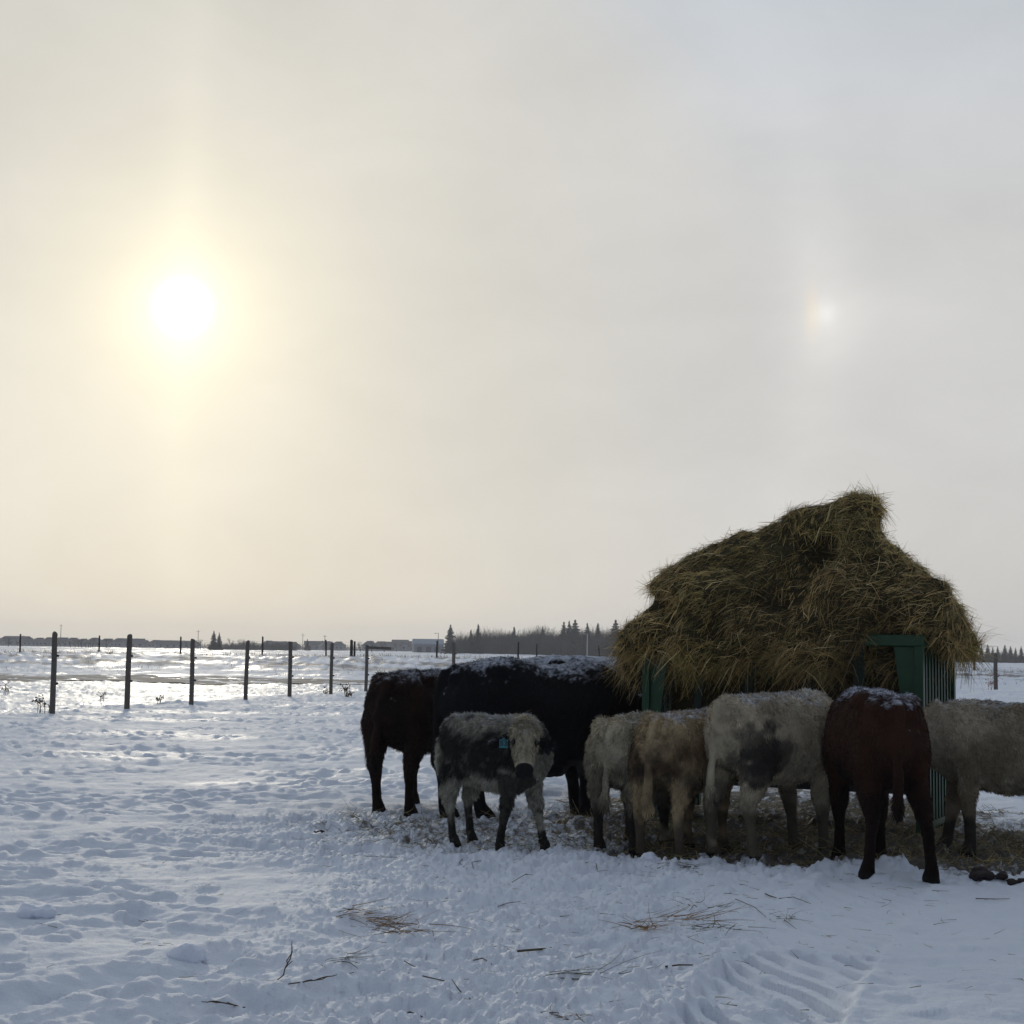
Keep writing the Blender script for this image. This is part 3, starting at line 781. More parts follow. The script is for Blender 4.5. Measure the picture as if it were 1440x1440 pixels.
    if tag_it:
        e0, dn = ears[head.get('tag_ear', 0)]
        c_ = (e0 + dn * .075 + ax * .07 + fwd * .045) * s
        rot = Matrix((sd, ax, fwd)).transposed()
        et = MB().box(c_, (.066, .078, .004), rot).ell((c_ - ax * .044 + fwd * .004), (.012, .012, .006), 8, 5).build('ear_tag', M_tag, body, bevel=.0)
        tx_ = bpy.data.curves.new('tag_number', 'FONT'); tx_.body = '53'; tx_.size = .066; tx_.align_x = 'CENTER'; tx_.align_y = 'CENTER'; tx_.extrude = .0008; tx_.offset = .0012
        to = bpy.data.objects.new('tag_number', tx_); COL.objects.link(to); tx_.materials.append(M_ink)
        rt = Matrix((sd if sd.dot(Vector((1, 0, 0))) > 9 else -sd, -ax, fwd)).transposed()
        if rt.determinant() < 0: rt = Matrix((sd, -ax, fwd)).transposed()
        dg = bpy.context.evaluated_depsgraph_get(); tme = bpy.data.meshes.new_from_object(to.evaluated_get(dg)); bpy.data.objects.remove(to); bpy.data.curves.remove(tx_)
        to = link_mesh('tag_number', tme, None, et)
        to.matrix_local = Matrix.Translation(c_ + fwd * .004) @ rt.to_4x4()
    return body
def C3(*c): return np.array(c)
def mixc(a, b, k): return a * (1 - k[:, None]) + b * k[:, None]
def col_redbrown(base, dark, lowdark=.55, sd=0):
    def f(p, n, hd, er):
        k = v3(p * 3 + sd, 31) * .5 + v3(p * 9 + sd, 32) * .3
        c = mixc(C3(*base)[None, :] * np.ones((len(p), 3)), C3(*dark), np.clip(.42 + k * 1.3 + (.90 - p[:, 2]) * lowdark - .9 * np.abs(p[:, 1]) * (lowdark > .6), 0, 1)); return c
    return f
def col_black(sd=0, whiteleg=False):
    def f(p, n, hd, er):
        c = C3(.005, .005, .0065)[None, :] * (1 + .4 * v3(p * 6 + sd, 33))[:, None]
        if whiteleg:
            k = ((p[:, 0] > .2) & (p[:, 2] < .5) & (p[:, 2] > .12)) * .35 * ss(v3(p * 7, 34), -.2, .4)
            c = mixc(c, C3(.12, .11, .10), k)
        return c
    return f
def col_pale(base, patch, sd=0, legdark=.45, patchamt=.5, thigh=0.0, flank=None, legcol=(.018, .016, .015)):
    def f(p, n, hd, er):
        k1 = v3(p * 2.3 + sd, 35) * .6 + v3(p * 6 + sd, 36) * .35 + v3(p * 15 + sd, 37) * .2
        c = C3(*base)[None, :] * np.array([1.06, 1.0, .90]) * (1 + .28 * v3(p * 5 + sd, 38) + .15 * v3(p * 18, 39))[:, None]
        low = (1.0 - p[:, 2]) * .7
        c = mixc(c, C3(*patch), np.clip(ss(k1 * 1.4 + low, .1, .8) * patchamt * 1.25, 0, .95))
        th = ss(np.exp(-(((p[:, 0] + .50) / .34) ** 2 + ((p[:, 2] - .84) / .30) ** 2)) * 1.3 + v3(p * 4 + sd, 51) * .55 + v3(p * 11 + sd, 52) * .4 + v3(p * 24, 53) * .25 - .75, -.1, .35) * thigh
        c = mixc(c, C3(.03, .027, .024), np.clip(th * (1 + k1), 0, .95))
        if flank is not None:
            fk = np.exp(-(((p[:, 0] + .25) / .4) ** 2 + ((p[:, 2] - .98) / .18) ** 2)); c = mixc(c, C3(*flank), np.clip(fk * (.7 + k1), 0, 1))
        lg = ss(legdark - p[:, 2] + k1 * .12, 0, .12) * ss(k1 + .5, -.1, .4)
        c = mixc(c, C3(*legcol), np.clip(lg, 0, .92)); return c
    return f
def col_calf(p, n, hd, er):
    t, on = hd
    k1 = v3(p * 4, 35) * .5 + v3(p * 12, 36) * .35 + v3(p * 25, 37) * .25
    c = C3(.34, .32, .26)[None, :] * (1 + .3 * v3(p * 8, 38))[:, None]
    # black side, pale topline and rump fringe, pale belly and chest
    k0 = v3(p * 3.3, 77) * .7 + k1
    side = ss(1.27 + .09 * k0 - p[:, 2], 0, .16) * ss(p[:, 2] - .70 + .10 * k0 - .12 * p[:, 0], 0, .10) * ss(p[:, 0] + .62 + .16 * k0, 0, .15)
    side = side * (1 - ss(p[:, 0] - .58, 0, .08) * ss(p[:, 2] * -1 + .98, 0, .1))
    c = mixc(c, C3(.013, .013, .014), np.clip(side * 1.05, 0, .97) * (1 - .30 * ss(v3(p * 14, 81) + v3(p * 33, 82) * .8, .15, .9)))
    mot = ss(k1, .1, .5) * (p[:, 2] > 1.05); c = mixc(c, C3(.05, .048, .046), mot * .7)
    legs = ss(.62 + .25 * k1 - p[:, 2], 0, .15) * ss(k1 + .55 + (.30 - p[:, 2]) * 2.0, .2, .7)
    c = mixc(c, C3(.014, .013, .013), np.clip(legs, 0, .95))
    fl = ((p[:, 0] > .3) & (p[:, 1] < 0) & (p[:, 2] < .8) & ~on); c = np.where(fl[:, None], mixc(c, C3(.012, .012, .012), np.full(len(p), .85)), c)
    chest = (p[:, 0] > .62) & ~on & (p[:, 2] < 1.0); c = np.where(chest[:, None], C3(.30, .28, .225) * (1 + .3 * k1)[:, None], c)
    hcol = C3(.34, .30, .215)[None, :] * (1 + .3 * v3(p * 20, 41) + .25 * v3(p * 45, 43))[:, None]
    c = np.where((on & (t > -.1))[:, None], hcol, c)
    eyep = on & (t > .34) & (t < .47) & (np.abs(v3(p * 30, 42)) < .9)
    c = np.where(er[:, None], C3(.009, .009, .010), c)
    return c
def place(px, py, back=0): v = on_ground(px, py); return v
def org(x, y, dz=0.0): return (x, y, feet_z(x, y, .5) - .015 + dz)

# the small calf looking at the camera
ch = R(-46)
calf_s = .80
cow('calf', org(-.10, 12.98), -46, calf_s, col_calf, 'small black and cream shaggy calf facing the camera with a teal ear tag', legs=(.08, .20, .10, -.04), legy=(-.02, -.05, .09, -.10),
    head=dict(P0=(.70, -.29, 1.24), P1=(.97, -.56, .80), fwd=(.72, -.66, .35), s=1.05, tag_ear=0), width=.92, length=.86, coat=.034, strands=70000, voxsz=.014, seed=3, tag_it=True, thick=1.0, snow=.12)
def on_head(hd_, seed):
    r = np.random.default_rng(seed); nS = 34; o = Vector(org(-.10, 12.98)) + (Matrix.Rotation(R(-46), 3, 'Z') @ (Vector((.72, -.31, 1.345)) * calf_s))
    P = r.normal(0, 1, (nS, 3)) * np.array([.045, .04, .012]); an = r.uniform(0, 6.28, nS)
    D0 = norm(np.stack([np.cos(an), np.sin(an), r.normal(.15, .3, nS)], 1)); D1 = norm(D0 + np.array([0, 0, -.5]))
    Vv, Ff, Cc = ribbons(P, D0, D1, r.uniform(.04, .13, nS), r.uniform(.003, .005, nS), straw_cols(nS, r, 1.2), seed, 2)
    o_ = np_mesh('hay_wisp', Vv, Ff, M_hay, colors=Cc); o_.location = o; tag(o_, 'bits of yellow straw lying on top of the calf\'s pale head', 'hay wisp')
on_head(None, 5)
# dark red cow far left, rear view
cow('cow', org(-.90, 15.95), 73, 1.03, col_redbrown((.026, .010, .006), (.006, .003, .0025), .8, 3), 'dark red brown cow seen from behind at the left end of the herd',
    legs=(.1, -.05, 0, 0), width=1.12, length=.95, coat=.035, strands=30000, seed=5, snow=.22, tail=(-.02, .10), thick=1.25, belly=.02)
# big black one
cow('cow', org(.22, 15.35), 26, 1.125, col_black(4, True), 'big black cow standing side on with frost along its back', legs=(-.05, .12, .1, 0), width=1.08, length=1.0, coat=.022,
    strands=26000, seed=8, snow=.36, belly=.13, thick=1.35, tail=(.0, .04))
cow('cow', org(1.0, 18.2), 12, 1.155, col_black(7), 'dark cow behind the big black cow with only its snowy back showing', width=1.05, length=1.05, coat=.02, strands=9000, seed=9, snow=.62, belly=.04)
# three pale ones with their heads in the feeder
cow('calf', org(1.03, 13.12), 66, .80, col_pale((.42, .39, .31), (.14, .12, .09), 11, .46, .55, .3), 'fluffy whitish calf with black lower legs beside the tan calf', width=1.12, length=.85, coat=.036, strands=42000,
    voxsz=.017, seed=12, snow=.05, tail=(.02, .05), legs=(.02, -.06, 0, 0), legy=(.0, -.02, 0, 0), thick=1.25)
cow('calf', org(1.42, 12.78), 57, .84, col_pale((.34, .27, .17), (.060, .042, .025), 17, .50, .8, .5, flank=(.11, .055, .02), legcol=(.085, .068, .048)), 'muddy tan calf with long pale tail hanging down, between two whitish ones',
    width=1.10, length=.85, coat=.028, strands=42000, voxsz=.017, seed=14, snow=.36, tail=(.0, .04), legs=(-.04, .04, 0, 0), thick=1.15)
cow('cow', org(2.10, 12.72), 42, .96, col_pale((.40, .36, .28), (.060, .048, .034), 23, .44, .6, .95, legcol=(.10, .085, .06)), 'light grey shaggy heifer with dark muddy thighs beside the rusty red cow',
    width=1.08, length=.85, coat=.027, strands=46000, voxsz=.018, seed=16, snow=.24, tail=(-.01, .05), legs=(-.03, .07, .12, .05), thick=1.15)
# rusty red one, straight from behind
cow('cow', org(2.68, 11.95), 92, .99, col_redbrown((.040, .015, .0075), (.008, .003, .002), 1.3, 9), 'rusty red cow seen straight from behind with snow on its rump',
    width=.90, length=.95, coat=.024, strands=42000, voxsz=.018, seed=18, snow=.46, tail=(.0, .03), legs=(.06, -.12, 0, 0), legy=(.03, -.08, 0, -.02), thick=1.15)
cow('cow', org(4.05, 13.0), 176, .93, col_pale((.30, .27, .215), (.14, .10, .055), 29, .36, .5, 0, legcol=(.03, .028, .025)), 'pale grey cow with brown belly facing left at the right edge',
    width=1.0, length=1.0, coat=.025, strands=42000, voxsz=.018, seed=20, snow=.1, legs=(0, 0, -.02, .12), thick=1.2, belly=.03, head=dict(P0=(.98, .05, .95), P1=(1.12, .05, .55), fwd=(.7, 0, .3)))

# ------------------------------------------------------------------ fences
def post_mesh(h, r, seed, lean=0):
    rr_ = random.Random(seed); m = MB()
    zs = [-.25, 0, h * .3, h * .6, h * .85, h - .012, h]
    rd = [r * 1.05, r * 1.03, r, r * .98, r * .96, r * .95, r * .82]
    m.loft([(rr_.uniform(-.006, .006) + lean * z, rr_.uniform(-.006, .006), z) for z in zs], rd, 14, side=(1, 0, 0))
    return m
def make_post(parent, x, y, h, r, material, seed, insul=True, lean=0, sidex=1):
    z = Hs(x, y) + float(fine_h(np.array([x]), np.array([y]))[0]) * .5
    o = post_mesh(h, r, seed, lean).build('post', material, parent, smooth=False); o.location = (x, y, z)
    if insul:
        for zz in (h * .38, h * .72):
            if random.Random(seed * 7 + int(zz * 10)).random() < .8:
                MB().ell((sidex * (r + .02), 0, zz), (.035, .03, .03), 8, 6).build('insulator', M_black, o)
    return z
def wire_tube(name, pts, r, material, parent):
    m = MB(); m.loft(pts, [r] * len(pts), 5, side=(0, 0, 1)); return m.build(name, material, parent)
near_f = empty('wire_fence', (0, 0, 0), label='near wire fence of seven round grey posts along the left pasture edge', cat='fence')
pp = []
pxs = [(73, 1007, 891), (178, 998, 894), (269, 993, 898), (345, 987.5, 901), (407, 983, 903), (465, 978.5, 904.5), (514.5, 974, 906.5)]
for i, (px, pyb, pyt) in enumerate(pxs):
    Yd = 35.7 + 3.75 * i
    g_ = at_depth(px, pyb, Yd); zt = at_depth(px, pyt, Yd).z
    zb = Hs(g_.x, g_.y)
    make_post(near_f, g_.x, g_.y, zt - zb, [.062, .068, .062, .06, .064, .058, .06][i], M_wood, 100 + i, lean=[0, .01, -.008, .012, -.004, .006, .004][i])
    pp.append((g_.x, g_.y, zb, zt - zb))
for i in range(0):                                   # the line carries on behind the cattle
    xx = pp[-1][0] + .86; yy = pp[-1][1] + 3.75; zb = Hs(xx, yy); make_post(near_f, xx, yy, 1.8, .06, M_wood, 120 + i); pp.append((xx, yy, zb, 1.8))
back = (pp[0][0] - 2.5, pp[0][1] - 11, Hs(pp[0][0] - 2.5, pp[0][1] - 11), 1.8); make_post(near_f, back[0], back[1], 1.8, .062, M_wood, 131)
for hf in (.45, .70, .93):
    pts = [back] + pp
    wire_tube('wire', [(a[0], a[1] + .06, a[2] + 1.8 * hf) for a in pts], .0016, M_wire, near_f)
top = at_depth(517, 910.5, 58.2); end = at_depth(550, 912, 58.8)
MB().bar(top, end, .05, .10).build('rail', M_wood, near_f)
far_side = empty('wire_fence', (0, 0, 0), label='wire fence with two posts visible right of the hay feeder', cat='fence')
g_ = at_depth(1400.5, 973, 80.0); zb = Hs(g_.x, g_.y); zt = at_depth(1401, 919, 80).z
make_post(far_side, g_.x, g_.y, zt - zb, .10, M_wood, 140)
g2_ = at_depth(638, 927, 78); g2z = Hs(g2_.x, g2_.y); make_post(far_side, g2_.x, g2_.y, at_depth(638, 903, 78).z - g2z, .085, M_wood, 141)
xr_, yr_ = g_.x + 8, g_.y + 1; make_post(far_side, xr_, yr_, 1.9, .1, M_wood, 142)
for hf in (.7, 1.4):
    wire_tube('wire', [(g2_.x, g2_.y, g2z + hf), (g_.x, g_.y, zb + hf), (xr_, yr_, Hs(xr_, yr_) + hf)], .002, M_wire, far_side)
# dark line along the ridge
ridge_f = empty('ridge_fence', (0, 0, 0), label='far fence of thin dark posts strung along the low ridge', cat='fence')
tops = [(29, 892, .075), (140, 894, .07), (254.5, 895, .075), (369.5, 896, .075), (459, 900.5, .07), (494.5, 901, .13), (498.8, 903, .09), (614.5, 901.5, .075),
        (729, 904, .075), (755, 907, .06), (844, 911, .06), (863, 909, .08), (1370, 919, .09), (1482, 921, .08), (-83, 890, .075)]
rp = []
for i, (px, pyt, r_) in enumerate(tops):
    Yd = 137.0; t_ = at_depth(px, pyt, Yd); zb = Hs(t_.x, Yd); hh = max(1.3, t_.z - zb)
    make_post(ridge_f, t_.x, Yd, hh, r_, M_darkwood, 200 + i, insul=False, lean=[0, 0, .0, 0, -.03, 0, 0, .015, 0, 0, -.1, 0, 0, 0, 0][i]); rp.append((t_.x, Yd, zb))
rp.sort()
for hf in (.35, .8, 1.2): wire_tube('wire', [(a, b + .1, c + hf) for a, b, c in rp], .004, M_wire, ridge_f)

# ------------------------------------------------------------------ far trees, houses, poles
def spruce_meshes(h, seed, wide=.24):
    wide *= 1.25
    r = np.random.default_rng(seed); t = MB(); t.loft([(0, 0, -.5), (0, 0, h * .5), (0, 0, h * .97)], [h * .022, h * .014, h * .003], 7, side=(1, 0, 0))
    tm = t.mesh('trunk'); P = []; Fc = []; k = 0; z = h * .06
    while z < h * .985:
        f = 1 - z / h; R_ = h * wide * (f ** .85) * r.uniform(.75, 1.1) + .05; nb_ = max(7, int(18 * f + 7))
        for i in range(nb_):
            an = r.uniform(0, 2 * math.pi); L = R_ * r.uniform(.6, 1.15); dr = r.uniform(.15, .45) * L
            d = np.array([math.cos(an), math.sin(an), 0]); s_ = np.array([-d[1], d[0], 0])
            for q_ in range(5):
                t0 = q_ / 5 * .8; b = d * L * t0 + np.array([0, 0, z - dr * t0]); wv = L * .34 * (1 - t0) + .09
                tip = b + d * L * .32 + np.array([0, 0, -dr * .4 + r.uniform(-.12, .12)]); 
                sgn = 1 if q_ % 2 else -1
                P += [b + s_ * wv * r.uniform(.4, 1), b - s_ * wv * r.uniform(.4, 1) + np.array([0, 0, -r.uniform(.05, .35)]), tip]
                Fc.append((k, k + 1, k + 2)); k += 3
        z += h * .028 * r.uniform(.7, 1.3)
    P.append(np.array([0, 0, h])); 
    m = bpy.data.meshes.new('crown'); m.from_pydata([tuple(p) for p in P[:-1]], [], Fc); m.update(); return tm, m
spr = [spruce_meshes(9, s, w) for s, w in ((1, .24), (2, .19), (3, .30), (4, .17))]
for a, b in spr: a.materials.append(M_bark); b.materials.append(M_needle)
def spruce(px, pyt, Yd, kind, label, group=None, sx_=1.0):
    t_ = at_depth(px, pyt, Yd); zb = Hs(t_.x, Yd); k = (t_.z - zb) / 9.0
    e = empty('spruce_tree', (t_.x, Yd, zb), random.random() * 6, label=label, cat='tree', group=group); e.scale = (k * sx_, k * sx_, k)
    link_mesh('trunk', spr[kind][0], None, e); link_mesh('crown', spr[kind][1], None, e)
for (px, py, Y_, k, lab) in ((301, 886, 520, 0, 'dark spruce pair, left and taller tree, standing alone on the left horizon'), (308.5, 889, 522, 1, 'smaller dark spruce leaning against the taller one on the left horizon'),
        (633.5, 877, 480, 0, 'lone bushy spruce standing beside the pale blue roofed barn'), (662.5, 884, 500, 3, 'thin short spruce between the lone bushy spruce and the bare grove'),
        (672.5, 876, 500, 3, 'narrow tall spruce at the left end of the bare grove'), (723, 880, 505, 3, 'narrow spruce rising in the middle of the bare grove'),
        (763, 880, 505, 1, 'small pointed spruce right of the grove middle'), (793, 873, 500, 0, 'first of three spruces clumped above the grove'),
        (800.5, 872, 510, 1, 'middle spruce of the clump of three above the grove'), (809, 870, 500, 2, 'tallest broad spruce of the clump of three above the grove'),
        (826, 875, 500, 1, 'spruce behind the pale light pole'), (841, 874, 505, 3, 'thin spire spruce between the light pole and the hay'),
        (866, 870, 495, 2, 'broad spruce nearest the left side of the hay heap'), (432.5, 898, 700, 0, 'tiny spruce among distant rooftops left of the near fence end')):
    spruce(px, py, Y_, k, lab, sx_=1.35)
rr_ = random.Random(5)
for i, (px, py) in enumerate(((1350, 905), (1361, 907), (1372, 909), (1380, 906), (1389, 905.5), (1396, 909), (1403, 908), (1413, 906), (1421, 908), (1428, 910), (1436, 908), (1446, 909), (1456, 907), (1340, 910), (1468, 908))):
    spruce(px, py, 560 + rr_.uniform(-15, 15), rr_.choice([0, 2, 0]), 'dark spruce in the even row on the right horizon', 'spruces in the row on the right horizon', 1.15)
def bare_meshes(h, seed):
    r = random.Random(seed); t = MB(); P = []; Fc = []
    def seg(a, b, w):
        d = (b - a).normalized(); s_ = d.cross(Vector((r.uniform(-1, 1), r.uniform(-1, 1), r.uniform(-.3, .3)))).normalized() * w
        k = len(P); P.extend([a - s_, a + s_, b + s_ * .5, b - s_ * .5]); Fc.append((k, k + 1, k + 2, k + 3))
    def grow(a, d, L, w, dep):
        b = a + d * L
        if dep <= 1: t.loft([a, (a + b) / 2 + Vector((r.uniform(-.1, .1), r.uniform(-.1, .1), 0)) * L * .3, b], [w, w * .8, w * .6], 5, side=(1, .1, 0))
        else: seg(a, b, w)
        if dep < 6:
            for i in range(3 if dep < 4 else 2):
                an = r.uniform(0, 6.283); sp = r.uniform(.3, .8)
                nd = (d + Vector((math.cos(an), math.sin(an), r.uniform(-.1, .35))) * sp).normalized()
                grow(a + (b - a) * r.uniform(.45, 1.0), nd, L * r.uniform(.6, .82), w * .6, dep + 1)
    grow(Vector((0, 0, -.3)), Vector((0, 0, 1)), h * .30, h * .03, 0)
    m = bpy.data.meshes.new('crown'); m.from_pydata([tuple(p) for p in P], [], Fc); m.update(); return t.mesh('trunk'), m
bare = [bare_meshes(8, s) for s in range(11, 16)]
for a, b in bare: a.materials.append(M_bark); b.materials.append(M_twig)
def bare_tree(x, y, h, label, group):
    k_ = rr_.randrange(5); h *= 1.15; e = empty('bare_tree', (x, y, Hs(x, y)), rr_.random() * 6, label=label, cat='tree', group=group)
    k = h / 8.0; e.scale = (k * rr_.uniform(.9, 1.25), k * 1.1, k); link_mesh('trunk', bare[k_][0], None, e); link_mesh('crown', bare[k_][1], None, e)
for i in range(110):
    px = rr_.uniform(640, 905); Yd = rr_.uniform(488, 560); t_ = at_depth(px, 900, Yd)
    tall = 8.2 if px > 675 else 5.0
    if px > 870: tall = 9.5
    bare_tree(t_.x, Yd, tall * rr_.uniform(.75, 1.08), 'leafless grey tree in the bare grove left of the hay heap', 'leafless trees of the bare grove')
for i in range(46):
    px = rr_.choice([rr_.uniform(312, 400), rr_.uniform(80, 140), rr_.uniform(500, 560), rr_.uniform(0, 300)]); Yd = rr_.uniform(600, 800); t_ = at_depth(px, 900, Yd)
    bare_tree(t_.x, Yd, rr_.uniform(3.0, 5.6), 'small leafless tree among the distant houses on the left horizon', 'leafless trees among the distant houses')
# undergrowth of the grove and the shelter belt: one mass of brush
def brush(name, x0, x1, y0, y1, h, nS, label, seed):
    r = np.random.default_rng(seed); xx = r.uniform(x0, x1, nS); yy = r.uniform(y0, y1, nS)
    P = np.stack([xx, yy, big_h(xx, yy) - .1], 1); D0 = norm(np.stack([r.normal(0, .35, nS), r.normal(0, .35, nS), np.ones(nS)], 1)); D1 = norm(D0 + r.normal(0, .3, (nS, 3)))
    hh = h * (.85 + .35 * (xx - x0) / (x1 - x0) + .5 * g2(xx * .14, yy * .03, seed)) * r.uniform(.45, 1.1, nS)
    Vv, Ff, Cc = ribbons(P, D0, D1, hh, r.uniform(.05, .16, nS), np.ones((nS, 3)), seed, 2)
    tag(np_mesh(name, Vv, Ff, M_twig), label, 'brush', kind='stuff')
a_ = at_depth(640, 900, 500).x; b_ = at_depth(905, 900, 500).x
brush('brush', a_, b_, 500, 550, 7.2, 26000, 'grey leafless brush filling the grove under its trees', 3)
brush('brush', at_depth(-60, 900, 930).x, at_depth(640, 900, 930).x, 915, 945, 3.4, 9000, 'low dark hedge running behind the distant houses on the left horizon', 6)
brush('brush', at_depth(312, 900, 640).x, at_depth(410, 900, 640).x, 630, 660, 3.0, 3500, 'low grey brush right of the spruce pair on the left horizon', 4)
brush('brush', at_depth(1330, 900, 575).x, at_depth(1500, 900, 575).x, 575, 590, 3.4, 5000, 'grey brush between the spruces of the right horizon row', 5)

def house_meshes(w, d, h, rh, hip):
    b = MB(); b.box((0, 0, h / 2), (w, d, h)); o = .5
    r = MB(); W2, D2 = w / 2 + o, d / 2 + o; rx = (W2 - D2 * .8) if hip else W2 - .01
    r.add([(-W2, -D2, h), (W2, -D2, h), (W2, D2, h), (-W2, D2, h), (-rx, 0, h + rh), (rx, 0, h + rh)], [(0, 1, 5, 4), (2, 3, 4, 5), (1, 2, 5), (3, 0, 4), (0, 3, 2, 1)])
    wn = MB()
    for i in range(3): wn.box((-w * .3 + i * w * .3, -d / 2 - .03, h * .55), (1.6, .08, 1.3))
    c = MB().box((w * .22, d * .1, h + rh * .8), (.8, .8, 1.4))
    return b.mesh('wall'), r.mesh('roof'), wn.mesh('window'), c.mesh('chimney')
M_win = mat('window_glass', (.03, .035, .04), .15)
hm = [house_meshes(14, 11, 2.6, 3.4, True), house_meshes(12, 10, 3.8, 3.2, True), house_meshes(15, 11, 2.8, 2.6, False), house_meshes(11, 12, 4.4, 3.2, False)]
for a, b, c, d in hm: a.materials.append(M_houseW); b.materials.append(M_roof); c.materials.append(M_win); d.materials.append(M_houseW)
HG = 'houses of the distant grey subdivision'
hx = [(-6, 895), (14, 894.5), (24, 895.5), (41, 896), (56, 897.5), (70, 896), (88, 895.5), (103, 897), (118, 896.3), (134, 897), (152, 896.5), (168, 898), (186, 897.5), (203, 898.5), (219, 898.5), (234, 899.5), (253, 901), (272, 901),
      (378, 901), (395, 899.5), (412, 901), (446, 900.5), (462, 900.5), (476, 902), (520, 902), (536, 901.5), (551, 903), (563, 900.5), (578, 902)]
for i, (px, py) in enumerate(hx):
    Yd = 860 + rr_.uniform(-30, 40); t_ = at_depth(px, py, Yd); zb = Hs(t_.x, Yd); k_ = rr_.choice([0, 1, 0, 2, 1]) if px != 563 else 3
    e = empty('house', (t_.x, Yd, zb), rr_.uniform(-.4, .4), label='grey gabled or hipped house in the far row on the left horizon', cat='house', group=HG)
    hz = [6.0, 7.0, 5.4, 7.6][k_]; s_ = max(.6, (t_.z - zb) / hz) * rr_.uniform(.82, 1.12); e.scale = (s_ * rr_.uniform(.8, 1.05), s_, s_)
    for nm, mm in zip(('wall', 'roof', 'window', 'chimney'), hm[k_]): link_mesh(nm, mm, None, e)
t_ = at_depth(602, 898.5, 620); zb = Hs(t_.x, 620); bh = t_.z - zb
barn = empty('barn', (t_.x, 620, zb), .12, label='long pale blue roofed barn left of the lone bushy spruce', cat='barn')
MB().box((0, 0, bh * .3), (11.5, 8, bh * .6)).build('wall', M_houseP, barn)
MB().add([(-6, -4.4, bh * .6), (6, -4.4, bh * .6), (6, 4.4, bh * .6), (-6, 4.4, bh * .6), (-6, 0, bh), (6, 0, bh)], [(0, 1, 5, 4), (2, 3, 4, 5), (1, 2, 5), (3, 0, 4), (0, 3, 2, 1)]).build('roof', M_roofS, barn)
for q_ in (-3.5, 0, 3.2): MB().box((q_, -4.05, bh * .22), (1.9, .12, bh * .42)).build('door', M_roof, barn)
def pole(px, pyt, Yd, r, material, label, arm=None, name='utility_pole', cat='pole'):
    t_ = at_depth(px, pyt, Yd); zb = Hs(t_.x, Yd); e = empty(name, (t_.x, Yd, zb), 0, label=label, cat=cat)
    h = t_.z - zb; MB().loft([(0, 0, -.3), (0, 0, h)], [r, r * .7], 8, side=(1, 0, 0)).build('shaft', material, e)
    if arm:
        MB().box((arm / 2, 0, h - .1), (abs(arm), .12, .1)).build('arm', material, e)
        MB().box((arm, 0, h - .17), (.6, .25, .14)).build('lamp_head', material, e)
    else: MB().box((0, 0, h - .6), (1.6, .1, .12)).build('crossarm', material, e)
M_pale = mat('galvanised', (.36, .37, .37), .6, .3)
pole(826, 891, 470, .22, M_pale, 'pale grey light pole standing in front of the bare grove', -.8, 'light_pole', 'light pole')
pole(616.5, 890, 520, .12, M_wood, 'thin street lamp rising over the barn roof', -1.0, 'street_lamp', 'street lamp')
pole(86, 878, 700, .16, M_wood, 'tallest thin mast above the houses at the far left')
pole(279, 886, 700, .14, M_wood, 'thin pole just left of the spruce pair')
pole(457, 893, 700, .16, M_wood, 'thin pole above rooftops near the end of the near fence')
pole(426, 891, 700, .13, M_wood, 'thin pole beside the tiny spruce on the horizon')

# ------------------------------------------------------------------ litter and small things on the snow
def litter(name, nS, xy, L, wd, seed, cols, label, lift=.012, flat=.25):
    r = np.random.default_rng(seed); x, y = xy(r, nS); z = H(x, y)
    an = r.uniform(0, 6.283, nS); D0 = norm(np.stack([np.cos(an), np.sin(an), r.normal(.05, flat, nS)], 1)); D1 = norm(D0 + r.normal(0, .35, (nS, 3)) * np.array([1, 1, .5]) - np.array([0, 0, .1]))
    P = np.stack([x, y, z + lift * r.uniform(.2, 1.4, nS)], 1)
    Vv, Ff, Cc = ribbons(P, D0, D1, r.uniform(*L, nS), r.uniform(*wd, nS), cols(nS, r), seed, 3)
    o = np_mesh(name, Vv, Ff, M_hay, colors=Cc); tag(o, label, 'hay litter', kind='stuff'); return o
def under(r, n_):
    x = r.uniform(-1.6, 6.2, n_ * 5); y = r.uniform(11.6, 17, n_ * 5); d = dirt_mask(x, y); k = r.random(n_ * 5) < d ** 1.5; return x[k][:n_], y[k][:n_]
def _fix(r, n_, f):
    x, y = f(r, n_); 
    while len(x) < n_: a, b = f(r, n_); x = np.concatenate([x, a]); y = np.concatenate([y, b])
    return x[:n_], y[:n_]
litter('hay_litter', 15000, lambda r, n_: _fix(r, n_, under), (.05, .20), (.003, .007), 301, lambda n_, r: straw_cols(n_, r, 1.1), 'trampled brown hay litter covering the ground round the feeder', .025, .5)
def sparse(r, n_): 
    y = 7.2 + 6.0 * r.random(n_) ** .8; x = r.normal(.9, 1.7, n_) * (y / 10); return x, y
litter('hay_scraps', 800, sparse, (.03, .13), (.002, .005), 302, lambda n_, r: straw_cols(n_, r, .8), 'loose hay scraps strewn over the trampled snow in front of the cattle', .008, .1)
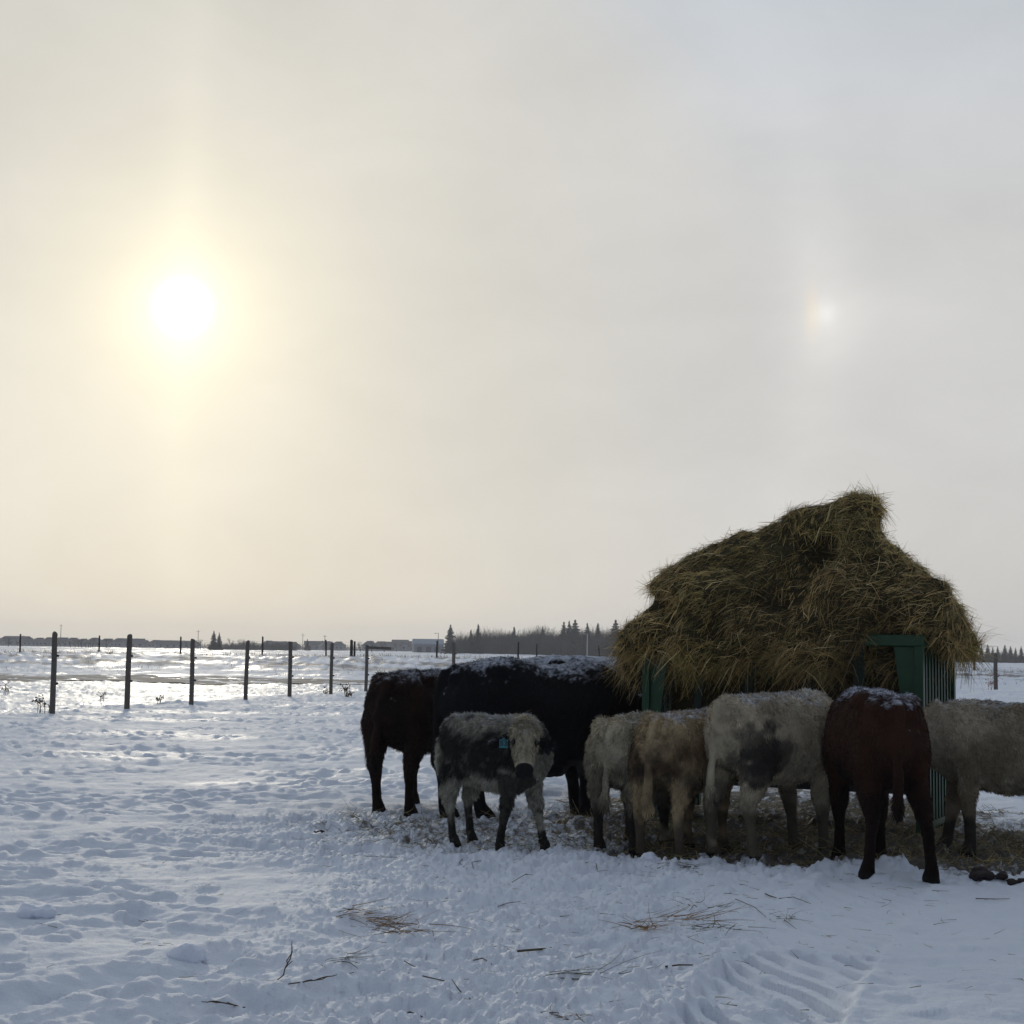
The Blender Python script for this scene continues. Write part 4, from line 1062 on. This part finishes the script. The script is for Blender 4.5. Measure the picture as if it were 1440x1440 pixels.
def wisp(px, py, R_, nS, L, label, dark=.9, seed=1, stretch=(1, 1), name='hay_wisp', ang0=None, tint=(1, 1, 1)):
    c = on_ground(px, py); r = np.random.default_rng(seed)
    a_ = r.uniform(0, 6.28, nS); q_ = R_ * np.sqrt(r.random(nS)) ; x = q_ * np.cos(a_) * stretch[0]; y = q_ * np.sin(a_) * stretch[1]
    z = H(x + c.x, y + c.y) - H(c.x, c.y) + r.uniform(.0, .025, nS)
    an = r.uniform(0, 6.283, nS) if ang0 is None else r.normal(ang0, .45, nS)
    D0 = norm(np.stack([np.cos(an), np.sin(an), r.normal(.1, .2, nS)], 1)); D1 = norm(D0 + r.normal(0, .6, (nS, 3)) * np.array([1, 1, .3]) - np.array([0, 0, .15]))
    Vv, Ff, Cc = ribbons(np.stack([x, y, z], 1), D0, D1, r.uniform(L * .4, L * 1.2, nS), r.uniform(.003, .006, nS), straw_cols(nS, r, dark) * np.array(tint), seed, 4)
    o = np_mesh(name, Vv, Ff, M_hay, colors=Cc); o.location = (c.x, c.y, H(c.x, c.y)); tag(o, label, 'hay wisp')
T_ = (1.15, .85, .75)
wisp(515, 1297, .11, 60, .22, 'orange brown hay wisp lying left of the tangled stalks', .9, 1, (1.8, .8), ang0=.1, tint=T_)
wisp(568, 1318, .17, 34, .34, 'thin tangled hay stalks trailing right of the orange brown wisp', .6, 2, (1.2, 1.0), tint=T_)
wisp(478, 1362, .05, 16, .22, 'short hay sprig pointing right, lower left of the tangled stalks', .6, 3, (2, .5), ang0=-.2)
wisp(905, 1310, .10, 60, .20, 'curled tan hay clump on the snow below the pale calves', .9, 4, (.8, 1.2), tint=T_)
wisp(945, 1297, .12, 30, .34, 'long arching hay strand right of the curled tan clump', .8, 5, (1.6, .5), ang0=.25, tint=T_)
wisp(985, 1278, .10, 26, .22, 'greenish hay tuft nearest the whitish calves', .45, 6, (1.6, .6))
wisp(1000, 1310, .16, 24, .2, 'scattered dark hay bits right of the long strand', .35, 7, (1.4, .8))
wisp(795, 1378, .06, 14, .40, 'long pale brown stalk bundle lying level near the bottom middle', .7, 8, (3.0, .3), ang0=.05)
wisp(1098, 1292, .07, 14, .2, 'small looped green hay tuft beside the tractor tread', .4, 9, (1, 1))
wisp(790, 1432, .07, 30, .07, 'stubby reddish hay tuft at the bottom edge', .7, 10, (1.4, .8), tint=T_)
wisp(948, 1224, .12, 70, .16, 'bristling straw tuft at the snow edge under the tan calf', .6, 11, (1.5, .8))
def green_sprig(px, py, label, seed, name='twig'):
    c = on_ground(px, py); r = random.Random(seed); m = MB(); a = Vector((0, 0, .01)); d = Vector((r.uniform(-1, 1), r.uniform(-.4, .4), .25)).normalized()
    for i in range(3):
        pts = [a]; dd = d.copy()
        for k in range(4):
            dd = (dd + Vector((r.uniform(-.6, .6), r.uniform(-.6, .6), r.uniform(-.25, .2)))).normalized(); q_ = pts[-1] + dd * r.uniform(.02, .04); q_.z = max(q_.z, .006); pts.append(q_)
        m.loft(pts, [.0026, .003, .0027, .0022, .0015], 6, side=(0, 0, 1)); a = pts[r.choice([1, 2])]
    o = m.build(name, M_stick); o.location = (c.x, c.y, H(c.x, c.y)); tag(o, label, 'twig')
def stick(px0, py0, px1, py1, r_, label):
    a = on_ground(px0, py0); b = on_ground(px1, py1); a.z = H(a.x, a.y) + .01; b.z = H(b.x, b.y) + .012; rr2 = random.Random(px0)
    r_ *= .62; d = b - a; m_ = a + d * .5 + Vector((rr2.uniform(-.1, .1) * d.length, rr2.uniform(-.1, .1) * d.length, 0)); m_.z = max(m_.z, H(m_.x, m_.y) + .01)
    o = MB().loft([Vector((0, 0, 0)), m_ - a, b - a], [r_, r_ * .9, r_ * .6], 6, side=(0, 0, 1)).build('stick', M_stick); o.location = a; tag(o, label, 'stick')
stick(556, 1416, 594, 1423, .009, 'thick straight dark stick at the bottom left of centre')
stick(594, 1378, 631, 1381, .005, 'thin level stick above the thick straight one')
stick(728, 1347, 775, 1331, .010, 'chunky bark-like stick slanting up to the right')
stick(666, 1353, 692, 1359, .005, 'short thin stick left of the slanting bark-like stick')
stick(568, 1358, 591, 1359, .004, 'tiny level stick right of the short hay sprig')
stick(480, 1364, 503, 1370, .004, 'brown stalk sloping down right of the short hay sprig')
stick(700, 1271, 732, 1270, .004, 'pale level stalk in the middle of the trampled snow')
stick(720, 1245, 750, 1238, .004, 'thin stalk slanting below the black and cream calf')
stick(838, 1222, 841, 1233, .005, 'short upright dark stalk in the snow edge below the whitish calf')
stick(652, 1210, 657, 1227, .004, 'short upright stalk left of its twin below the calf')
stick(676, 1216, 670, 1230, .004, 'short leaning stalk right of its twin below the calf')
stick(1076, 1262, 1092, 1268, .007, 'short dark stick above the looped green tuft')
stick(1095, 1269, 1140, 1273, .004, 'long thin stalk right of the short dark stick')
stick(1372, 1267, 1420, 1270, .005, 'level stalk in the clean snow at the right edge')
stick(1034, 1273, 1077, 1291, .004, 'long stalk sloping down to the right beside the green hay tuft')
stick(936, 1366, 985, 1358, .007, 'bent brown stick left of the tractor tread')
stick(444, 1204, 560, 1207, .004, 'long dark straw lying level left of the calf')
green_sprig(345, 1410, 'curled green twig at the lower left', 4); green_sprig(390, 1388, 'dark branching twig above the curled green one', 5)
green_sprig(405, 1392, 'small forked twig right of the dark branching twig', 6); green_sprig(675, 1408, 'forked twig lying in the narrow ribbed track', 8)
def lumpy(name, px, py, size, seed, material, label, cat, n_=5, spread=.5):
    c = on_ground(px, py); r = random.Random(seed); m = MB()
    for i in range(n_):
        s_ = size * r.uniform(.35, .75); m.ell((r.uniform(-1, 1) * size * spread, r.uniform(-1, 1) * size * spread, s_ * .35), (s_, s_ * r.uniform(.7, 1), s_ * r.uniform(.55, .8)), 10, 7)
    me = voxel(m.mesh(name), max(size * .08, .006), 1)
    o = link_mesh(name, me, material); nv = len(me.vertices); co = np.empty(nv * 3); me.vertices.foreach_get('co', co); co = co.reshape(-1, 3)
    no = np.empty(nv * 3); me.vertices.foreach_get('normal', no); no = no.reshape(-1, 3)
    co += no * ((v3(co * (1.8 / size), seed) * .16 + v3(co * (5 / size), seed + 1) * .07) * size)[:, None]
    me.vertices.foreach_set('co', co.ravel()); me.update()
    o.location = (c.x, c.y, H(c.x, c.y) - size * .05); tag(o, label, cat)
lumpy('snow_clump', 268, 1352, .13, 1, M_clod, 'rounded snow lump sitting alone in the lower left', 'snow lump')
lumpy('snow_clump', 1012, 1222, .07, 2, M_clod, 'blocky snow chunk below the light grey heifer', 'snow lump', 3, .35)
lumpy('snow_clump', 915, 1214, .075, 3, M_clod, 'snow chunk at the hooves of the tan calf', 'snow lump')
lumpy('snow_clump', 987, 1205, .04, 4, M_clod, 'small snow lump behind the blocky snow chunk', 'snow lump', 3)
lumpy('snow_clump', 50, 1290, .12, 6, M_clod, 'soft snow lump near the left edge', 'snow lump')
lumpy('dung', 450, 1170, .06, 7, M_dung, 'small dark frozen dropping left of the herd', 'dung', 4)
lumpy('dung', 1386, 1236, .11, 8, M_dung, 'dark dung pile on the snow at the right edge', 'dung', 6, .9)
lumpy('dung', 1425, 1240, .07, 9, M_dung, 'smaller dung pile right of the large one', 'dung', 4, .9)
lumpy('dung', 484, 1172, .03, 10, M_dung, 'tiny dark speck of dung between the dropping and the herd', 'dung', 3)
def weed(px, py, Yd, h, nS, material, label, seed, heads=True):
    t_ = at_depth(px, py, Yd); r = random.Random(seed); m = MB()
    for i in range(nS):
        x, y = r.uniform(-.25, .25) * h, r.uniform(-.2, .2); hh = h * r.uniform(.5, 1)
        a = Vector((x, y, 0)); b = a + Vector((r.uniform(-.18, .18) * hh, r.uniform(-.1, .1), hh)); m.loft([a, (a + b) / 2 + Vector((.02, 0, 0)), b], [.008, .007, .004], 5, side=(1, 0, 0))
        for k in range(5):
            c = a + (b - a) * r.uniform(.45, 1); an = r.uniform(0, 6.28); e = c + Vector((math.cos(an) * .12, math.sin(an) * .06, r.uniform(.0, .1))) * (.5 + h)
            m.loft([c, e], [.005, .006], 4, side=(0, 0, 1))
            if heads: m.ell(e, (.016, .016, .02), 6, 4)
    o = m.build('dry_weed', material); o.location = (t_.x, Yd, Hs(t_.x, Yd) - .03); tag(o, label, 'weed')
weed(59, 1000, 36.6, .42, 5, M_weed, 'tall dry weeds at the foot of the leftmost near fence post', 1)
weed(6, 970, 60, .5, 5, M_weed, 'dark dry weed clump at the left edge beyond the fence', 2)
weed(142, 980, 55, .4, 3, M_weed, 'small dry weed beyond the fence between the first two near posts', 3)
weed(225, 990, 44, .28, 3, M_weed, 'low weed before the third near post', 4)
weed(457, 978, 52.5, .3, 4, M_weed, 'dry weed just left of the sixth near post', 5)
weed(484, 975, 53, .45, 6, M_weed, 'bushier dry weed between the sixth and seventh near posts', 6)
weed(492, 976, 51, .25, 5, M_weed, 'low dark weed right of the bushier one', 7)
weed(1394, 972, 79, .75, 6, M_redweed, 'small reddish weed clump at the foot of the right fence post', 8, True)
# stubble on the ridge and far field
r = np.random.default_rng(77); nS = 9000
x = np.concatenate([r.uniform(-75, 90, nS // 2), r.uniform(-75, 90, nS // 4), r.uniform(-45, 80, nS // 4)]); y = np.concatenate([r.normal(136.6, .5, nS // 2), r.uniform(115, 136, nS // 4), r.uniform(140, 260, nS // 4)])
k = (g2(x * .12, y * .25, 78) > -.1) | (np.abs(y - 136.6) < 1); x, y = x[k], y[k]; nS = len(x)
P = np.stack([x, y, H(x, y) - .02], 1); D0 = norm(np.stack([r.normal(0, .4, nS), r.normal(0, .3, nS), np.ones(nS)], 1)); D1 = norm(D0 + r.normal(0, .4, (nS, 3)))
Vv, Ff, Cc = ribbons(P, D0, D1, r.uniform(.08, .38, nS) * (1 + .8 * (r.random(nS) > .97)), r.uniform(.012, .04, nS), np.ones((nS, 3)), 7, 2)
tag(np_mesh('dead_grass', Vv, Ff, M_grass), 'dead grass stubble poking through snow along the ridge', 'grass', kind='stuff')

# ------------------------------------------------------------------ haze
hz = MB().box((0, 0, 11.0), (3400, 3400, 26)).build('haze', None)
M_haze = bpy.data.materials.new('haze'); M_haze.use_nodes = True; n = M_haze.node_tree; n.nodes.clear()
pv = n.nodes.new('ShaderNodeVolumePrincipled'); pv.inputs['Color'].default_value = (.93, .93, .95, 1); pv.inputs['Density'].default_value = .0003; pv.inputs['Anisotropy'].default_value = .3
mo = n.nodes.new('ShaderNodeOutputMaterial'); n.links.new(pv.outputs[0], mo.inputs['Volume']); hz.data.materials.append(M_haze)
tag(hz, 'thin pale winter haze over the whole field', 'haze', kind='stuff')
